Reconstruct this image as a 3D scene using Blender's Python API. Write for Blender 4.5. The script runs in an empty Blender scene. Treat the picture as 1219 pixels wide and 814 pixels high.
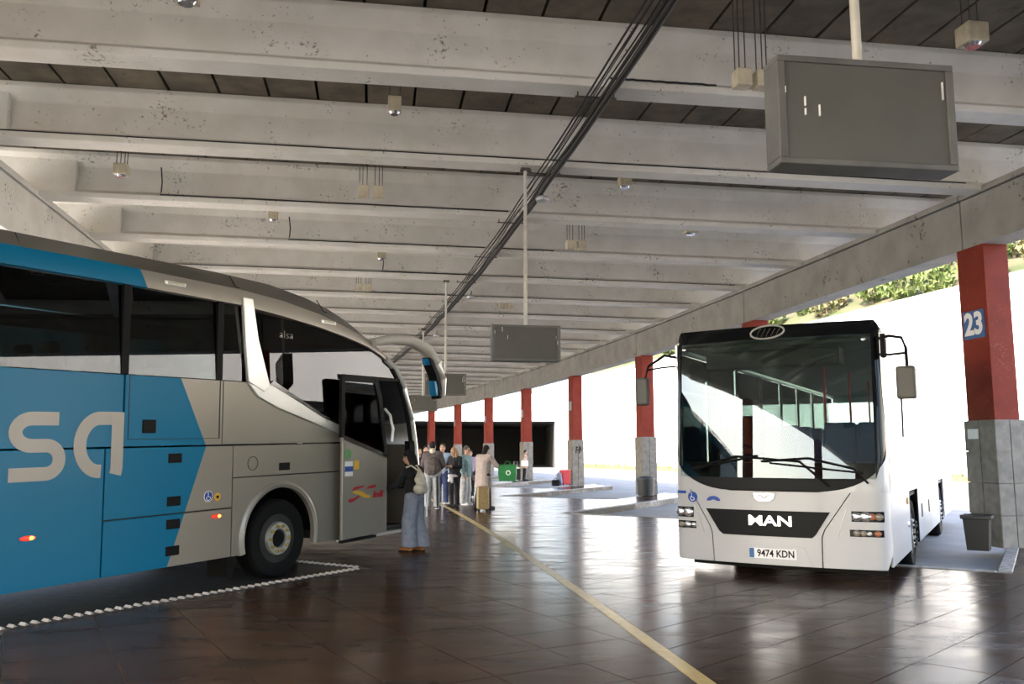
import bpy, bmesh, math, random
from mathutils import Vector, Matrix, Euler
random.seed(7)
PI = math.pi
SC = bpy.context.scene
COL = SC.collection

# ------------------------------------------------------------------ camera
cam = bpy.data.cameras.new('camera'); camo = bpy.data.objects.new('camera', cam); COL.objects.link(camo)
cam.sensor_width = 36.0; cam.lens = 1020.2 / 1219 * 36.0
cam.clip_start = 0.05; cam.clip_end = 500
camo.location = (0, 0, 1.5)
camo.rotation_euler = (PI / 2 + 0.1268, 0, 0)
SC.camera = camo

# ------------------------------------------------------------------ sky, sun, exposure
world = bpy.data.worlds.new('sky'); SC.world = world; world.use_nodes = True
nt = world.node_tree; nt.nodes.clear()
wo = nt.nodes.new('ShaderNodeOutputWorld'); bg = nt.nodes.new('ShaderNodeBackground')
sky = nt.nodes.new('ShaderNodeTexSky'); sky.sky_type = 'NISHITA'; sky.sun_disc = False
sky.sun_elevation = math.radians(40); sky.sun_rotation = math.radians(230)
sky.air_density = 1.0; sky.dust_density = 3.0; sky.ozone_density = 1.0
nt.links.new(sky.outputs[0], bg.inputs[0]); nt.links.new(bg.outputs[0], wo.inputs[0])
bg.inputs[1].default_value = 0.45
sun = bpy.data.lights.new('sun', 'SUN'); suno = bpy.data.objects.new('sun', sun); COL.objects.link(suno)
sun.energy = 7.0; sun.angle = math.radians(0.6); sun.color = (1.0, 0.94, 0.84)
SUN_DIR = Vector((0.50, 0.48, -0.76))            # the way the light travels: from the left and behind
suno.rotation_euler = SUN_DIR.to_track_quat('-Z', 'Y').to_euler()
suno.location = (-30, -20, 40)
SC.view_settings.view_transform = 'Standard'; SC.view_settings.look = 'None'
SC.view_settings.gamma = 1.0; SC.view_settings.use_curve_mapping = False
SC.view_settings.exposure = 1.55

# ------------------------------------------------------------------ helpers
def tag(o, label=None, cat=None, group=None, kind=None):
    if label: o['label'] = label
    if cat: o['category'] = cat
    if group: o['group'] = group
    if kind: o['kind'] = kind
    return o
def empty(name, loc=(0, 0, 0), rot=(0, 0, 0), label=None, cat=None, group=None):
    o = bpy.data.objects.new(name, None); COL.objects.link(o)
    o.location = loc; o.rotation_euler = rot; o.empty_display_size = 0.2
    return tag(o, label, cat, group)
class MB:
    def __init__(s): s.v = []; s.f = []; s.m = []; s.mi = 0
    def add(s, vs, fs):
        b = len(s.v); s.v += [tuple(v) for v in vs]
        s.f += [tuple(i + b for i in f) for f in fs]; s.m += [s.mi] * len(fs); return s
    def box(s, c, d, R=None):
        x, y, z = d[0] / 2, d[1] / 2, d[2] / 2
        vs = [Vector((i * x, j * y, k * z)) for i in (-1, 1) for j in (-1, 1) for k in (-1, 1)]
        if R is not None: vs = [R @ v for v in vs]
        return s.add([v + Vector(c) for v in vs], [(0, 1, 3, 2), (4, 6, 7, 5), (0, 4, 5, 1), (2, 3, 7, 6), (0, 2, 6, 4), (1, 5, 7, 3)])
    def bb(s, x0, x1, y0, y1, z0, z1):
        return s.box(((x0 + x1) / 2, (y0 + y1) / 2, (z0 + z1) / 2), (abs(x1 - x0), abs(y1 - y0), abs(z1 - z0)))
    def prism(s, pts, a0, a1, f):
        n = len(pts)
        s.add([f(u, v, a0) for u, v in pts] + [f(u, v, a1) for u, v in pts],
              [tuple(range(n)), tuple(range(2 * n - 1, n - 1, -1))] + [(i, i + n, (i + 1) % n + n, (i + 1) % n) for i in range(n)])
        return s
    def rings(s, rings, cap=True, close=True):
        n = len(rings[0]); b = []
        for r in rings: b += list(r)
        fs = []
        for i in range(len(rings) - 1):
            for j in range(n if close else n - 1):
                k = (j + 1) % n
                fs.append((i * n + j, i * n + k, (i + 1) * n + k, (i + 1) * n + j))
        if cap: fs += [tuple(range(n - 1, -1, -1)), tuple((len(rings) - 1) * n + j for j in range(n))]
        return s.add(b, fs)
    def tube(s, path, r, n=8, ry=None):
        path = [Vector(p) for p in path]; rs = []
        up0 = Vector((0, 0, 1))
        for i, p in enumerate(path):
            d = (path[min(i + 1, len(path) - 1)] - path[max(i - 1, 0)]).normalized()
            up = up0 if abs(d.z) < 0.9 else Vector((0, 1, 0))
            a = d.cross(up).normalized(); b = a.cross(d).normalized()
            ri = r[i] if isinstance(r, (list, tuple)) else r
            rj = ri if ry is None else (ry[i] if isinstance(ry, (list, tuple)) else ry)
            rs.append([p + a * ri * math.cos(2 * PI * k / n) + b * rj * math.sin(2 * PI * k / n) for k in range(n)])
        return s.rings(rs)
    def lathe(s, prof, n, f, cap=True):
        rs = [[f(r * math.cos(2 * PI * k / n), r * math.sin(2 * PI * k / n), h) for k in range(n)] for r, h in prof]
        return s.rings(rs, cap)
    def ball(s, c, r, n=12, m=8, R=None):
        if not isinstance(r, (list, tuple)): r = (r, r, r)
        rs = []
        for i in range(m + 1):
            t = PI * i / m; q = max(math.sin(t), 0.02)
            ring = [Vector((r[0] * q * math.cos(2 * PI * k / n), r[1] * q * math.sin(2 * PI * k / n), -r[2] * math.cos(t))) for k in range(n)]
            if R is not None: ring = [R @ v for v in ring]
            rs.append([v + Vector(c) for v in ring])
        return s.rings(rs)
    def cap(s, p0, p1, r0, r1, n=10):
        p0 = Vector(p0); p1 = Vector(p1); d = (p1 - p0); L = d.length; d = d / max(L, 1e-6)
        up = Vector((0, 0, 1)) if abs(d.z) < 0.9 else Vector((0, 1, 0))
        a = d.cross(up).normalized(); b = a.cross(d)
        rs = []
        for t in (-1.5, -1.0, -0.5, 0.0):
            rs.append((p0 + d * r0 * math.sin(t), r0 * max(math.cos(t), 0.05)))
        for t in (0.0, 0.5, 1.0, 1.5):
            rs.append((p1 + d * r1 * math.sin(t), r1 * max(math.cos(t), 0.05)))
        return s.rings([[c + a * r * math.cos(2 * PI * k / n) + b * r * math.sin(2 * PI * k / n) for k in range(n)] for c, r in rs])
    def build(s, name, mat, parent=None, smooth=False, bev=0, label=None, kind=None, link=True):
        me = bpy.data.meshes.new(name); me.from_pydata(s.v, [], s.f)
        mats = mat if isinstance(mat, (list, tuple)) else [mat]
        for q in mats: me.materials.append(q)
        bm = bmesh.new(); bm.from_mesh(me); bmesh.ops.recalc_face_normals(bm, faces=bm.faces)
        bm.to_mesh(me); bm.free()
        if len(mats) > 1 and len(me.polygons) == len(s.m):
            me.polygons.foreach_set('material_index', s.m)
        if smooth: me.polygons.foreach_set('use_smooth', [True] * len(me.polygons))
        o = bpy.data.objects.new(name, me)
        if link: COL.objects.link(o)
        if parent: o.parent = parent
        if bev:
            b = o.modifiers.new('bevel', 'BEVEL'); b.width = bev; b.segments = 2; b.limit_method = 'ANGLE'; b.angle_limit = math.radians(35)
        if smooth:
            try: me.set_sharp_from_angle(angle=math.radians(38))
            except Exception: pass
        return tag(o, label, None, None, kind)
def inst(o, parent=None, loc=None, rot=None):
    c = o.copy(); COL.objects.link(c)
    if parent: c.parent = parent
    if loc is not None: c.location = loc
    if rot is not None: c.rotation_euler = rot
    return c
def copy_tree(o, parent=None):
    c = o.copy(); COL.objects.link(c); c.parent = parent
    for ch in list(o.children): copy_tree(ch, c)
    return c
def blob(shapes, voxel, name, mat, parent, smooth_it=3, label=None):
    mb = MB()
    for sh in shapes:
        if sh[0] == 'c': mb.cap(*sh[1:])
        elif sh[0] == 'b': mb.ball(*sh[1:])
        elif sh[0] == 'x': mb.box(*sh[1:])
        elif sh[0] == 't':
            q0, q1, r0, r1 = sh[1:]; mb.rings([[Vector((q.x + r * math.cos(2 * PI * k / 14), q.y + r * math.sin(2 * PI * k / 14), q.z)) for k in range(14)] for q, r in ((q0, r0), (q0.lerp(q1, .5), (r0 + r1) / 2), (q1, r1))])
    o = mb.build(name, mat, parent, label=label)
    m = o.modifiers.new('r', 'REMESH'); m.mode = 'VOXEL'; m.voxel_size = voxel; m.use_smooth_shade = True
    if smooth_it:
        k = o.modifiers.new('s', 'SMOOTH'); k.factor = 0.5; k.iterations = smooth_it
    return o
def text_mesh(name, txt, size, mat, parent, M, depth=0.004, bold=0.0, sx=1.0, align='CENTER', shear=0.0, label=None):
    cu = bpy.data.curves.new(name, 'FONT'); cu.body = txt; cu.size = size; cu.extrude = depth; cu.offset = bold
    cu.align_x = align; cu.align_y = 'CENTER'; cu.resolution_u = 3; cu.shear = shear
    t = bpy.data.objects.new(name, cu); COL.objects.link(t)
    dg = bpy.context.evaluated_depsgraph_get(); dg.update()
    me = bpy.data.meshes.new_from_object(t.evaluated_get(dg)); bpy.data.objects.remove(t)
    me.materials.clear(); me.materials.append(mat)
    for v in me.vertices: v.co.x *= sx
    me.transform(M)
    o = bpy.data.objects.new(name, me); COL.objects.link(o); o.parent = parent
    return tag(o, label)

# ------------------------------------------------------------------ materials
def mat(name, col, rough=0.5, metal=0.0, spec=0.5, col2=None, scale=6.0, spots=None, spot_scale=18.0, spot_amt=0.6, bump=0.0, coat=0.0,
        emit=None, emit_s=0.0, rough2=None, stretch=None, world=False):
    m = bpy.data.materials.new(name); m.use_nodes = True
    n = m.node_tree; p = n.nodes['Principled BSDF']; L = n.links.new
    p.inputs['Base Color'].default_value = (*col, 1); p.inputs['Roughness'].default_value = rough
    p.inputs['Metallic'].default_value = metal
    p.inputs['Specular IOR Level'].default_value = spec
    p.inputs['Coat Weight'].default_value = coat; p.inputs['Coat Roughness'].default_value = 0.05
    if emit: p.inputs['Emission Color'].default_value = (*emit, 1); p.inputs['Emission Strength'].default_value = emit_s
    if col2 or spots or bump or rough2 is not None:
        tc = n.nodes.new('ShaderNodeTexCoord'); mp = n.nodes.new('ShaderNodeMapping')
        if world:
            ge = n.nodes.new('ShaderNodeNewGeometry'); L(ge.outputs['Position'], mp.inputs[0])
        else: L(tc.outputs['Object'], mp.inputs[0])
        if stretch: mp.inputs['Scale'].default_value = stretch
        no = n.nodes.new('ShaderNodeTexNoise'); no.inputs['Scale'].default_value = scale; no.inputs['Detail'].default_value = 5
        L(mp.outputs[0], no.inputs['Vector'])
        out = None
        if col2:
            mx = n.nodes.new('ShaderNodeMix'); mx.data_type = 'RGBA'
            rp = n.nodes.new('ShaderNodeMapRange'); rp.inputs[1].default_value = 0.35; rp.inputs[2].default_value = 0.68
            L(no.outputs[0], rp.inputs[0]); L(rp.outputs[0], mx.inputs[0])
            mx.inputs[6].default_value = (*col, 1); mx.inputs[7].default_value = (*col2, 1); out = mx.outputs[2]
        if spots:
            n2 = n.nodes.new('ShaderNodeTexNoise'); n2.inputs['Scale'].default_value = spot_scale; n2.inputs['Detail'].default_value = 3; n2.inputs['Roughness'].default_value = 0.7
            L(mp.outputs[0], n2.inputs['Vector'])
            n3 = n.nodes.new('ShaderNodeTexNoise'); n3.inputs['Scale'].default_value = 1.7; L(mp.outputs[0], n3.inputs['Vector'])
            ad = n.nodes.new('ShaderNodeMath'); ad.operation = 'MULTIPLY_ADD'; L(n3.outputs[0], ad.inputs[0]); ad.inputs[1].default_value = 0.55; L(n2.outputs[0], ad.inputs[2])
            r2 = n.nodes.new('ShaderNodeMapRange'); r2.inputs[1].default_value = 0.93; r2.inputs[2].default_value = 1.02; r2.inputs[4].default_value = spot_amt
            L(ad.outputs[0], r2.inputs[0])
            m2 = n.nodes.new('ShaderNodeMix'); m2.data_type = 'RGBA'; L(r2.outputs[0], m2.inputs[0])
            if out is not None: L(out, m2.inputs[6])
            else: m2.inputs[6].default_value = (*col, 1)
            m2.inputs[7].default_value = (*spots, 1); out = m2.outputs[2]
        if out is not None: L(out, p.inputs['Base Color'])
        if rough2 is not None:
            r3 = n.nodes.new('ShaderNodeMapRange'); r3.inputs[1].default_value = 0.3; r3.inputs[2].default_value = 0.7
            r3.inputs[3].default_value = rough; r3.inputs[4].default_value = rough2
            L(no.outputs[0], r3.inputs[0]); L(r3.outputs[0], p.inputs['Roughness'])
        if bump:
            bp = n.nodes.new('ShaderNodeBump'); bp.inputs['Strength'].default_value = bump; bp.inputs['Distance'].default_value = 0.02
            L(no.outputs[0], bp.inputs['Height']); L(bp.outputs[0], p.inputs['Normal'])
    return m
def glass(name, tint, refl_ior=1.5, rough=0.0):
    m = bpy.data.materials.new(name); m.use_nodes = True; n = m.node_tree; n.nodes.clear(); L = n.links.new
    o = n.nodes.new('ShaderNodeOutputMaterial'); mx = n.nodes.new('ShaderNodeMixShader')
    t = n.nodes.new('ShaderNodeBsdfTransparent'); t.inputs[0].default_value = (*tint, 1)
    g = n.nodes.new('ShaderNodeBsdfGlossy'); g.inputs['Roughness'].default_value = rough; g.inputs[0].default_value = (0.95, 0.97, 1, 1)
    f = n.nodes.new('ShaderNodeFresnel'); f.inputs[0].default_value = refl_ior
    L(f.outputs[0], mx.inputs[0]); L(t.outputs[0], mx.inputs[1]); L(g.outputs[0], mx.inputs[2]); L(mx.outputs[0], o.inputs[0])
    return m
M = {}
M['joist'] = mat('painted_concrete', (.80, .77, .71), .75, col2=(.70, .67, .60), scale=2.2, spots=(.10, .08, .06), spot_amt=.75, world=True)
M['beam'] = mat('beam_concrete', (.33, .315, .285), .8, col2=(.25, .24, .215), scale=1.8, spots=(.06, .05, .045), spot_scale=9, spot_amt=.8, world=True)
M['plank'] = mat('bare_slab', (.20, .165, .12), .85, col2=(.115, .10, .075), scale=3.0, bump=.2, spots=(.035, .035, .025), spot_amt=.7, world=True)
M['gap'] = mat('dark_joint', (.02, .02, .02), .9)
M['red'] = mat('red_paint', (.24, .030, .013), .55, spec=.2, col2=(.19, .024, .011), scale=3, spots=(.40, .22, .17), spot_scale=30, spot_amt=.35)
M['stone'] = mat('stone_cladding', (.26, .235, .20), .6, col2=(.17, .155, .13), scale=7, spots=(.12, .11, .10), spot_amt=.4, world=True)
M['tile'] = mat('floor_tile', (.048, .026, .015), .17, spec=.06, col2=(.025, .016, .012), scale=2.4, rough2=.30, stretch=(.5, 1.6, 1), bump=.012, world=True)
M['grout'] = mat('grout', (.16, .13, .10), .6)
M['letter'] = mat('lettering_silver', (.37, .345, .30), .45, metal=.1)
M['yard'] = mat('pale_bounce_ground', (.50, .47, .42), .85, col2=(.42, .40, .36), scale=.6)  # outside ground made pale to bounce sunlight up to the ceiling
M['yellow'] = mat('yellow_line', (.55, .42, .16), .35, col2=(.40, .30, .12), scale=8)
M['asphalt'] = mat('asphalt', (.05, .048, .048), .85, col2=(.03, .03, .032), scale=9, bump=.25)
M['road'] = mat('road_concrete', (.23, .225, .22), .8, col2=(.17, .17, .175), scale=1.5, bump=.1)
M['kerb'] = mat('kerb_stone', (.34, .32, .29), .6, col2=(.14, .13, .12), scale=11, world=True)
M['wall'] = mat('white_wall', (.76, .74, .70), .8, col2=(.68, .66, .63), scale=.5)
M['concrete'] = mat('old_concrete', (.42, .41, .39), .8, col2=(.33, .32, .30), scale=.8)
M['hill'] = mat('hillside', (.040, .055, .014), .95, col2=(.085, .065, .035), scale=.5, bump=.5)
M['leaf'] = mat('leaves', (.060, .10, .018), .8, col2=(.11, .13, .035), scale=3)
M['leafb'] = mat('dry_leaves', (.15, .12, .055), .85, col2=(.10, .11, .04), scale=3)
M['bark'] = mat('bark', (.10, .075, .05), .9)
M['cream'] = mat('cream_plastic', (.62, .55, .40), .5, col2=(.48, .41, .28), scale=9)
M['rod'] = mat('thin_rod', (.10, .085, .07), .6, metal=.3)
M['pole'] = mat('white_pole', (.66, .64, .58), .5, col2=(.52, .49, .43), scale=9)
M['signgrey'] = mat('sign_panel', (.10, .098, .088), .5, col2=(.078, .075, .068), scale=2)
M['signframe'] = mat('sign_frame', (.16, .158, .15), .45, metal=.3, col2=(.12, .115, .11), scale=5)
M['black'] = mat('black_rubber', (.008, .008, .008), .6, spec=.12)
M['cable'] = mat('black_cable', (.012, .011, .010), .7)
M['tyre'] = mat('tyre', (.009, .009, .009), .8, spec=.15, bump=.1, scale=30)
M['steel'] = mat('wheel_steel', (.62, .62, .58), .35, metal=.7)
M['chrome'] = mat('chrome', (.80, .80, .80), .12, metal=1.0)
M['satin'] = mat('satin_silver', (.78, .77, .74), .28, metal=.55)
M['bluepl'] = mat('blue_plastic', (.01, .20, .45), .35)
M['darkmetal'] = mat('dark_metal', (.03, .03, .03), .5, metal=.4)
M['frit'] = mat('black_frit', (.005, .006, .007), .45, spec=.12)
M['mirror_white'] = mat('mirror_shell', (.62, .59, .54), .35, coat=.3)
M['silver'] = mat('silver_paint', (.31, .285, .245), .36, metal=.35, coat=.2)
M['dark_concrete'] = mat('shade_dark_concrete', (.05, .05, .05), .9)  # near-black tone puts the underpass shade into the colour
M['roofgrey'] = mat('roof_grey', (.13, .125, .11), .4, metal=.2, coat=.2)
M['white'] = mat('white_paint', (.46, .465, .475), .3, coat=.3)
M['whitep'] = mat('white_print', (.85, .85, .85), .5)
M['bluep'] = mat('blue_print', (.01, .06, .35), .5)
M['numblue'] = mat('number_blue', (.035, .13, .34), .5, col2=(.025, .10, .28), scale=12)
M['gloss_black'] = mat('gloss_black', (.006, .007, .008), .10, spec=.25)
M['seat'] = mat('seat_cloth', (.03, .035, .045), .9)
M['dash'] = mat('dashboard', (.02, .02, .022), .6)
M['inner'] = mat('bus_interior', (.16, .165, .16), .8)
M['amber'] = mat('amber_lamp', (.8, .2, .02), .3, emit=(1, .35, .05), emit_s=2.0)
M['redlamp'] = mat('red_lamp', (.35, .02, .015), .3, emit=(1, .06, .03), emit_s=.25)
M['redled'] = mat('red_led', (.4, .01, .01), .4, emit=(1, .03, .02), emit_s=.8)
M['redp'] = mat('red_print', (.45, .015, .025), .5)
M['yellowp'] = mat('yellow_print', (.75, .42, .03), .5)
M['greenp'] = mat('green_print', (.10, .30, .10), .5)
M['lamplens'] = mat('lamp_lens', (.75, .75, .78), .08, metal=.8)
M['binblack'] = mat('bin_plastic', (.02, .021, .022), .45)
M['glass_dark'] = glass('tinted_glass', (.14, .19, .19), 1.5)
M['glass_clear'] = glass('clear_glass', (.66, .74, .71), 1.5)
M['sideglass'] = glass('side_glass', (.80, .86, .83), 1.5)
M['ribs'] = mat('tactile_rib', (.62, .58, .52), .5, col2=(.42, .38, .34), scale=14)
M['goldkerb'] = mat('yellow_kerb', (.38, .26, .03), .7, col2=(.30, .23, .08), scale=3)
# coach paint: silver with a blue field whose edge is a printed chevron (flat print, object space)
def coach_paint():
    m = mat('coach_paint', (.30, .275, .235), .36, metal=.3, coat=.03, spec=.16); n = m.node_tree; L = n.links.new; p = n.nodes['Principled BSDF']
    tc = n.nodes.new('ShaderNodeTexCoord'); sp = n.nodes.new('ShaderNodeSeparateXYZ'); L(tc.outputs['Object'], sp.inputs[0])
    def mth(op, a, b):
        q = n.nodes.new('ShaderNodeMath'); q.operation = op
        for i, w in enumerate((a, b)):
            if hasattr(w, 'is_linked'): L(w, q.inputs[i])
            else: q.inputs[i].default_value = w
        return q.outputs[0]
    dz = mth('SUBTRACT', sp.outputs[2], 1.74)
    up = mth('MULTIPLY', mth('MAXIMUM', dz, 0.0), .494); dn = mth('MULTIPLY', mth('MAXIMUM', mth('MULTIPLY', dz, -1.0), 0.0), .378)
    edge = mth('SUBTRACT', -1.25, mth('ADD', up, dn))
    blue = mth('LESS_THAN', sp.outputs[0], edge)
    mx = n.nodes.new('ShaderNodeMix'); mx.data_type = 'RGBA'; L(blue, mx.inputs[0])
    mx.inputs[6].default_value = (.30, .275, .235, 1); mx.inputs[7].default_value = (.0, .165, .31, 1)
    L(mx.outputs[2], p.inputs['Base Color'])
    inv = mth('SUBTRACT', 1.0, blue); L(mth('MULTIPLY', inv, .35), p.inputs['Metallic'])
    return m
M['coach'] = coach_paint()

# ------------------------------------------------------------------ the curved station: s runs along the pillar row, l to the right of it
RAD = 338.3; AZ0 = -0.1643
N0 = (math.cos(AZ0), -math.sin(AZ0)); T0 = (math.sin(AZ0), math.cos(AZ0))
CX, CY = 7.578 - RAD * N0[0], 14.31 - RAD * N0[1]
def arc(s, l, z=0.0):
    th = s / RAD; r = RAD + l; c, q = math.cos(th), math.sin(th)
    return Vector((CX + r * (c * N0[0] + q * T0[0]), CY + r * (c * N0[1] + q * T0[1]), z))
def az(s): return AZ0 - s / RAD                 # heading of the row, clockwise from +Y
def rz(s): return -az(s)                        # rotation that turns local +Y along the row, +X to the right
BAY = 8.36
# ------------------------------------------------------------------ ground, walls and hill outside
def arcgrid(name, s0, s1, l0, l1, ns, nl, zf, m):
    b = MB(); vs = []; fs = []
    for i in range(ns + 1):
        for j in range(nl + 1):
            p = arc(s0 + (s1 - s0) * i / ns, l0 + (l1 - l0) * j / nl); p.z = zf(p); vs.append(p)
    for i in range(ns):
        for j in range(nl):
            a = i * (nl + 1) + j; fs.append((a, a + 1, a + nl + 2, a + nl + 1))
    b.add(vs, fs); return b.build(name, m)
COACH_O = Vector((-3.045, 11.511, -0.15)); CAZ = math.radians(29.5); CPT = math.radians(1.3)
def zleft(p):
    d = (p.x - COACH_O.x) * math.sin(CAZ) + (p.y - COACH_O.y) * math.cos(CAZ)
    return -0.15 + 0.0227 * min(d, 0)
g = arcgrid('floor_road_right', -60, 130, -7, 75, 40, 20, lambda p: -0.15, M['road']); tag(g, 'grey concrete road beside the bus bays on the wall side', kind='structure')
g = arcgrid('floor_road_left', -60, 130, -19, -8, 60, 12, zleft, M['asphalt']); tag(g, 'dark asphalt under and behind the blue coach', kind='structure')
g = arcgrid('floor_bounce_left', -60, 130, -90, -19, 60, 30, zleft, M['yard']); tag(g, 'yard on the far side of the coach, made pale to throw light upward', kind='structure')  # pale tone chosen to throw light up to the ceiling
g = arcgrid('floor_added_bounce_back', -120, -52, -70, 30, 20, 20, lambda p: -.1, M['yard']); tag(g, 'added pale ground behind the station, bouncing light onto the joists', kind='structure')  # added behind the camera to throw light on the joist faces
BACK = MB()
def wallz(y): return 10.95 - 0.05 * (y - 40) * (1 if y < 85 else 0.6)
WA, WB = Vector((51.0, -6.0, 0)), Vector((6.0, 88.0, 0))
wd = (WB - WA).normalized(); wn = Vector((wd.y, -wd.x, 0))          # outwards
b = MB(); rs = []
for i in range(25):
    p = WA.lerp(WB, i / 24); zt = wallz(p.y)
    rs.append([p + Vector((0, 0, -.3)), p + Vector((0, 0, zt)), p + wn * .6 + Vector((0, 0, zt)), p + wn * .6 + Vector((0, 0, -.3))])
b.rings(rs); w = b.build('wall_right', M['wall']); tag(w, 'tall white sunlit retaining wall across the road', kind='structure')
b = MB(); rs = []
for i in range(25):
    p = WA.lerp(WB, i / 24); zt = wallz(p.y)
    q0, q1 = p - wn * .12, p + wn * .72
    rs.append([q0 + Vector((0, 0, zt)), q0 + Vector((0, 0, zt + .22)), q1 + Vector((0, 0, zt + .22)), q1 + Vector((0, 0, zt))])
b.rings(rs); b.build('wall_coping', M['concrete'], w)
b = MB(); rs = []
for i in range(25):
    p = WA.lerp(WB, i / 24); q0, q1 = p - wn * .9, p - wn * .02
    rs.append([q0 + Vector((0, 0, -.2)), q0 + Vector((0, 0, .12)), q1 + Vector((0, 0, .12)), q1 + Vector((0, 0, -.2))])
b.rings(rs); tag(b.build('trim_1', M['goldkerb']), 'yellow kerb along the foot of the white wall', kind='structure')
# hill
b = MB(); vs = []; NI, NJ = 40, 14
for i in range(NI + 1):
    p = WA.lerp(WB, i / NI * 1.25 - .12)
    for j in range(NJ + 1):
        d = .5 + j * 4.2; h = wallz(p.y) - .3 + 20 * (1 - math.exp(-j * .13)) + random.uniform(-.5, .5) * min(j, 2)
        q = p + wn * d; vs.append((q.x, q.y, h))
b.add(vs, [(i * (NJ + 1) + j, i * (NJ + 1) + j + 1, (i + 1) * (NJ + 1) + j + 1, (i + 1) * (NJ + 1) + j) for i in range(NI) for j in range(NJ)])
tag(b.build('floor_hillside', M['hill'], smooth=True), 'green and brown hillside above the white wall', kind='structure')
def bush_mesh(name, m, n=420):
    b = MB()
    for k in range(n):
        u = random.uniform(-1, 1); t = random.uniform(0, 2 * PI); r = random.uniform(.75, 1.05) * (1 + .18 * math.sin(3 * t) * math.cos(2 * u))
        c = Vector((r * math.sqrt(1 - u * u) * math.cos(t), r * math.sqrt(1 - u * u) * math.sin(t), .9 + .85 * r * u))
        R = Euler((random.uniform(0, 6), random.uniform(0, 6), random.uniform(0, 6))).to_matrix(); s_ = random.uniform(.10, .2)
        b.add([c + R @ Vector(v) for v in ((-s_, -s_ * .5, 0), (s_, -s_ * .5, 0), (0, s_, .03))], [(0, 1, 2)])
    return b.build(name, m, link=False)
stemb = MB(); stemb.tube([(0, 0, -.3), (.05, 0, .5), (0, .06, 1.2)], [.10, .07, .03], 6); stem0 = stemb.build('stem', M['bark'], link=False)
bushes = [bush_mesh('foliage', M['leaf']), bush_mesh('foliage', M['leafb']), bush_mesh('foliage', M['leaf'])]
for k in range(84):
    if k > 76: continue
    t = .12 + .84 * (k + random.uniform(-.3, .3)) / 84; p = WA.lerp(WB, t); row = k % 3
    q = p + wn * (2.8 + row * 3.7 + random.uniform(-1.0, 1.2)); q.z = wallz(p.y) - .35 + 20 * (1 - math.exp(-((q - p).length - .5) / 4.2 * .13))
    dry = k % 5 == 2
    r = empty('shrub', q, (0, 0, random.uniform(0, 6)),
              'dry yellowish shrub on the hillside above the white wall' if dry else 'green shrub on the hillside above the white wall', 'shrub', 'dry shrubs on the hillside' if dry else 'green shrubs on the hillside')
    s_ = random.uniform(1.0, 1.45); r.scale = (s_, s_, s_ * random.uniform(.8, 1.2))
    inst(bushes[1 if dry else (k % 2) * 2], r); inst(stem0, r)
# weeds along the yellow kerb
b = MB()
for k in range(900):
    t = random.uniform(.3, .98); p = WA.lerp(WB, t) - wn * random.uniform(.25, .7); h = random.uniform(.1, .45); a = random.uniform(0, 6)
    d = Vector((math.cos(a) * .09, math.sin(a) * .09, 0)); p.z = .1
    b.add([p - d, p + d, p + Vector((d.y, -d.x, h))], [(0, 1, 2)])
tag(b.build('weeds', M['leaf']), 'weeds growing along the foot of the white wall', 'weeds', kind='stuff')
# houses up on the hill
def house(loc, rot, w, d, h, mw, mr, label):
    r = empty('house', loc, (0, 0, rot), label, 'house')
    MB().bb(-w / 2, w / 2, -d / 2, d / 2, -1.5, h).build('wall', mw, r)
    b = MB(); b.prism([(-w / 2 - .4, h), (w / 2 + .4, h), (0, h + 1.6)], -d / 2 - .3, d / 2 + .3, lambda u, v, a: (u, a, v)); b.build('roof', mr, r)
    for i in range(3):
        x = -w / 2 + w * (i + .5) / 3
        f = MB().bb(x - .5, x + .5, -d / 2 - .06, -d / 2 + .02, h * .35, h * .75).build('window', M['white'], r)
        MB().bb(x - .4, x + .4, -d / 2 - .08, -d / 2 - .05, h * .38, h * .72).build('pane', M['gloss_black'], f)
M['terra'] = mat('terracotta', (.45, .17, .09), .8, col2=(.36, .14, .08), scale=4); M['ochre'] = mat('ochre_wall', (.50, .33, .20), .85, col2=(.42, .27, .17), scale=1)
house((14.9, 93, 9.3), .3, 7, 6, 3.4, M['ochre'], M['terra'], 'ochre house with terracotta roof above the far end of the white wall')
house((21.0, 84, 9.9), .35, 7, 6, 3.0, M['terra'], M['ochre'], 'reddish house with ochre roof above the white wall')
# road bridge at the far end with a dark underpass
br = MB().bb(-48, 4.3, 86, 112, 4.5, 7.5).build('wall_far', M['wall']); MB().bb(-48, 4.3, 86.6, 112, 4.42, 4.5).build('soffit', M['dark_concrete'], br); MB().bb(4.2, 4.3, 86.3, 112, -.2, 4.45).build('added_side_wall', M['dark_concrete'], br); MB().bb(-48, 4.3, 87, 112, -.16, -.13).build('roadway', M['dark_concrete'], br); tag(br, 'pale road bridge over the dark underpass', kind='structure')  # thin dark liners carry the underpass shade in their colour
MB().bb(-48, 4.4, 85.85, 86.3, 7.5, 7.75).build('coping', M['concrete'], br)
MB().bb(4.3, 6.9, 86, 112, -.3, 7.5).build('abutment', M['dark_concrete'] if False else M['beam'], br)  # darker concrete stands in for the shadow on this end wall
MB().bb(-48, 6.9, 112, 113, -.3, 7.5).build('added_back_wall', M['dark_concrete'], br)  # added wall closing the underpass so it stays dark
MB().bb(-49, -48, 86, 113, -.3, 7.5).build('added_side_wall', M['dark_concrete'], br)  # added to shut out light from the left of the underpass
for x in (-9, -22, -35): MB().bb(x - .35, x + .35, 95, 103, -.2, 4.5).build('support', M['dark_concrete'], br)

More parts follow.
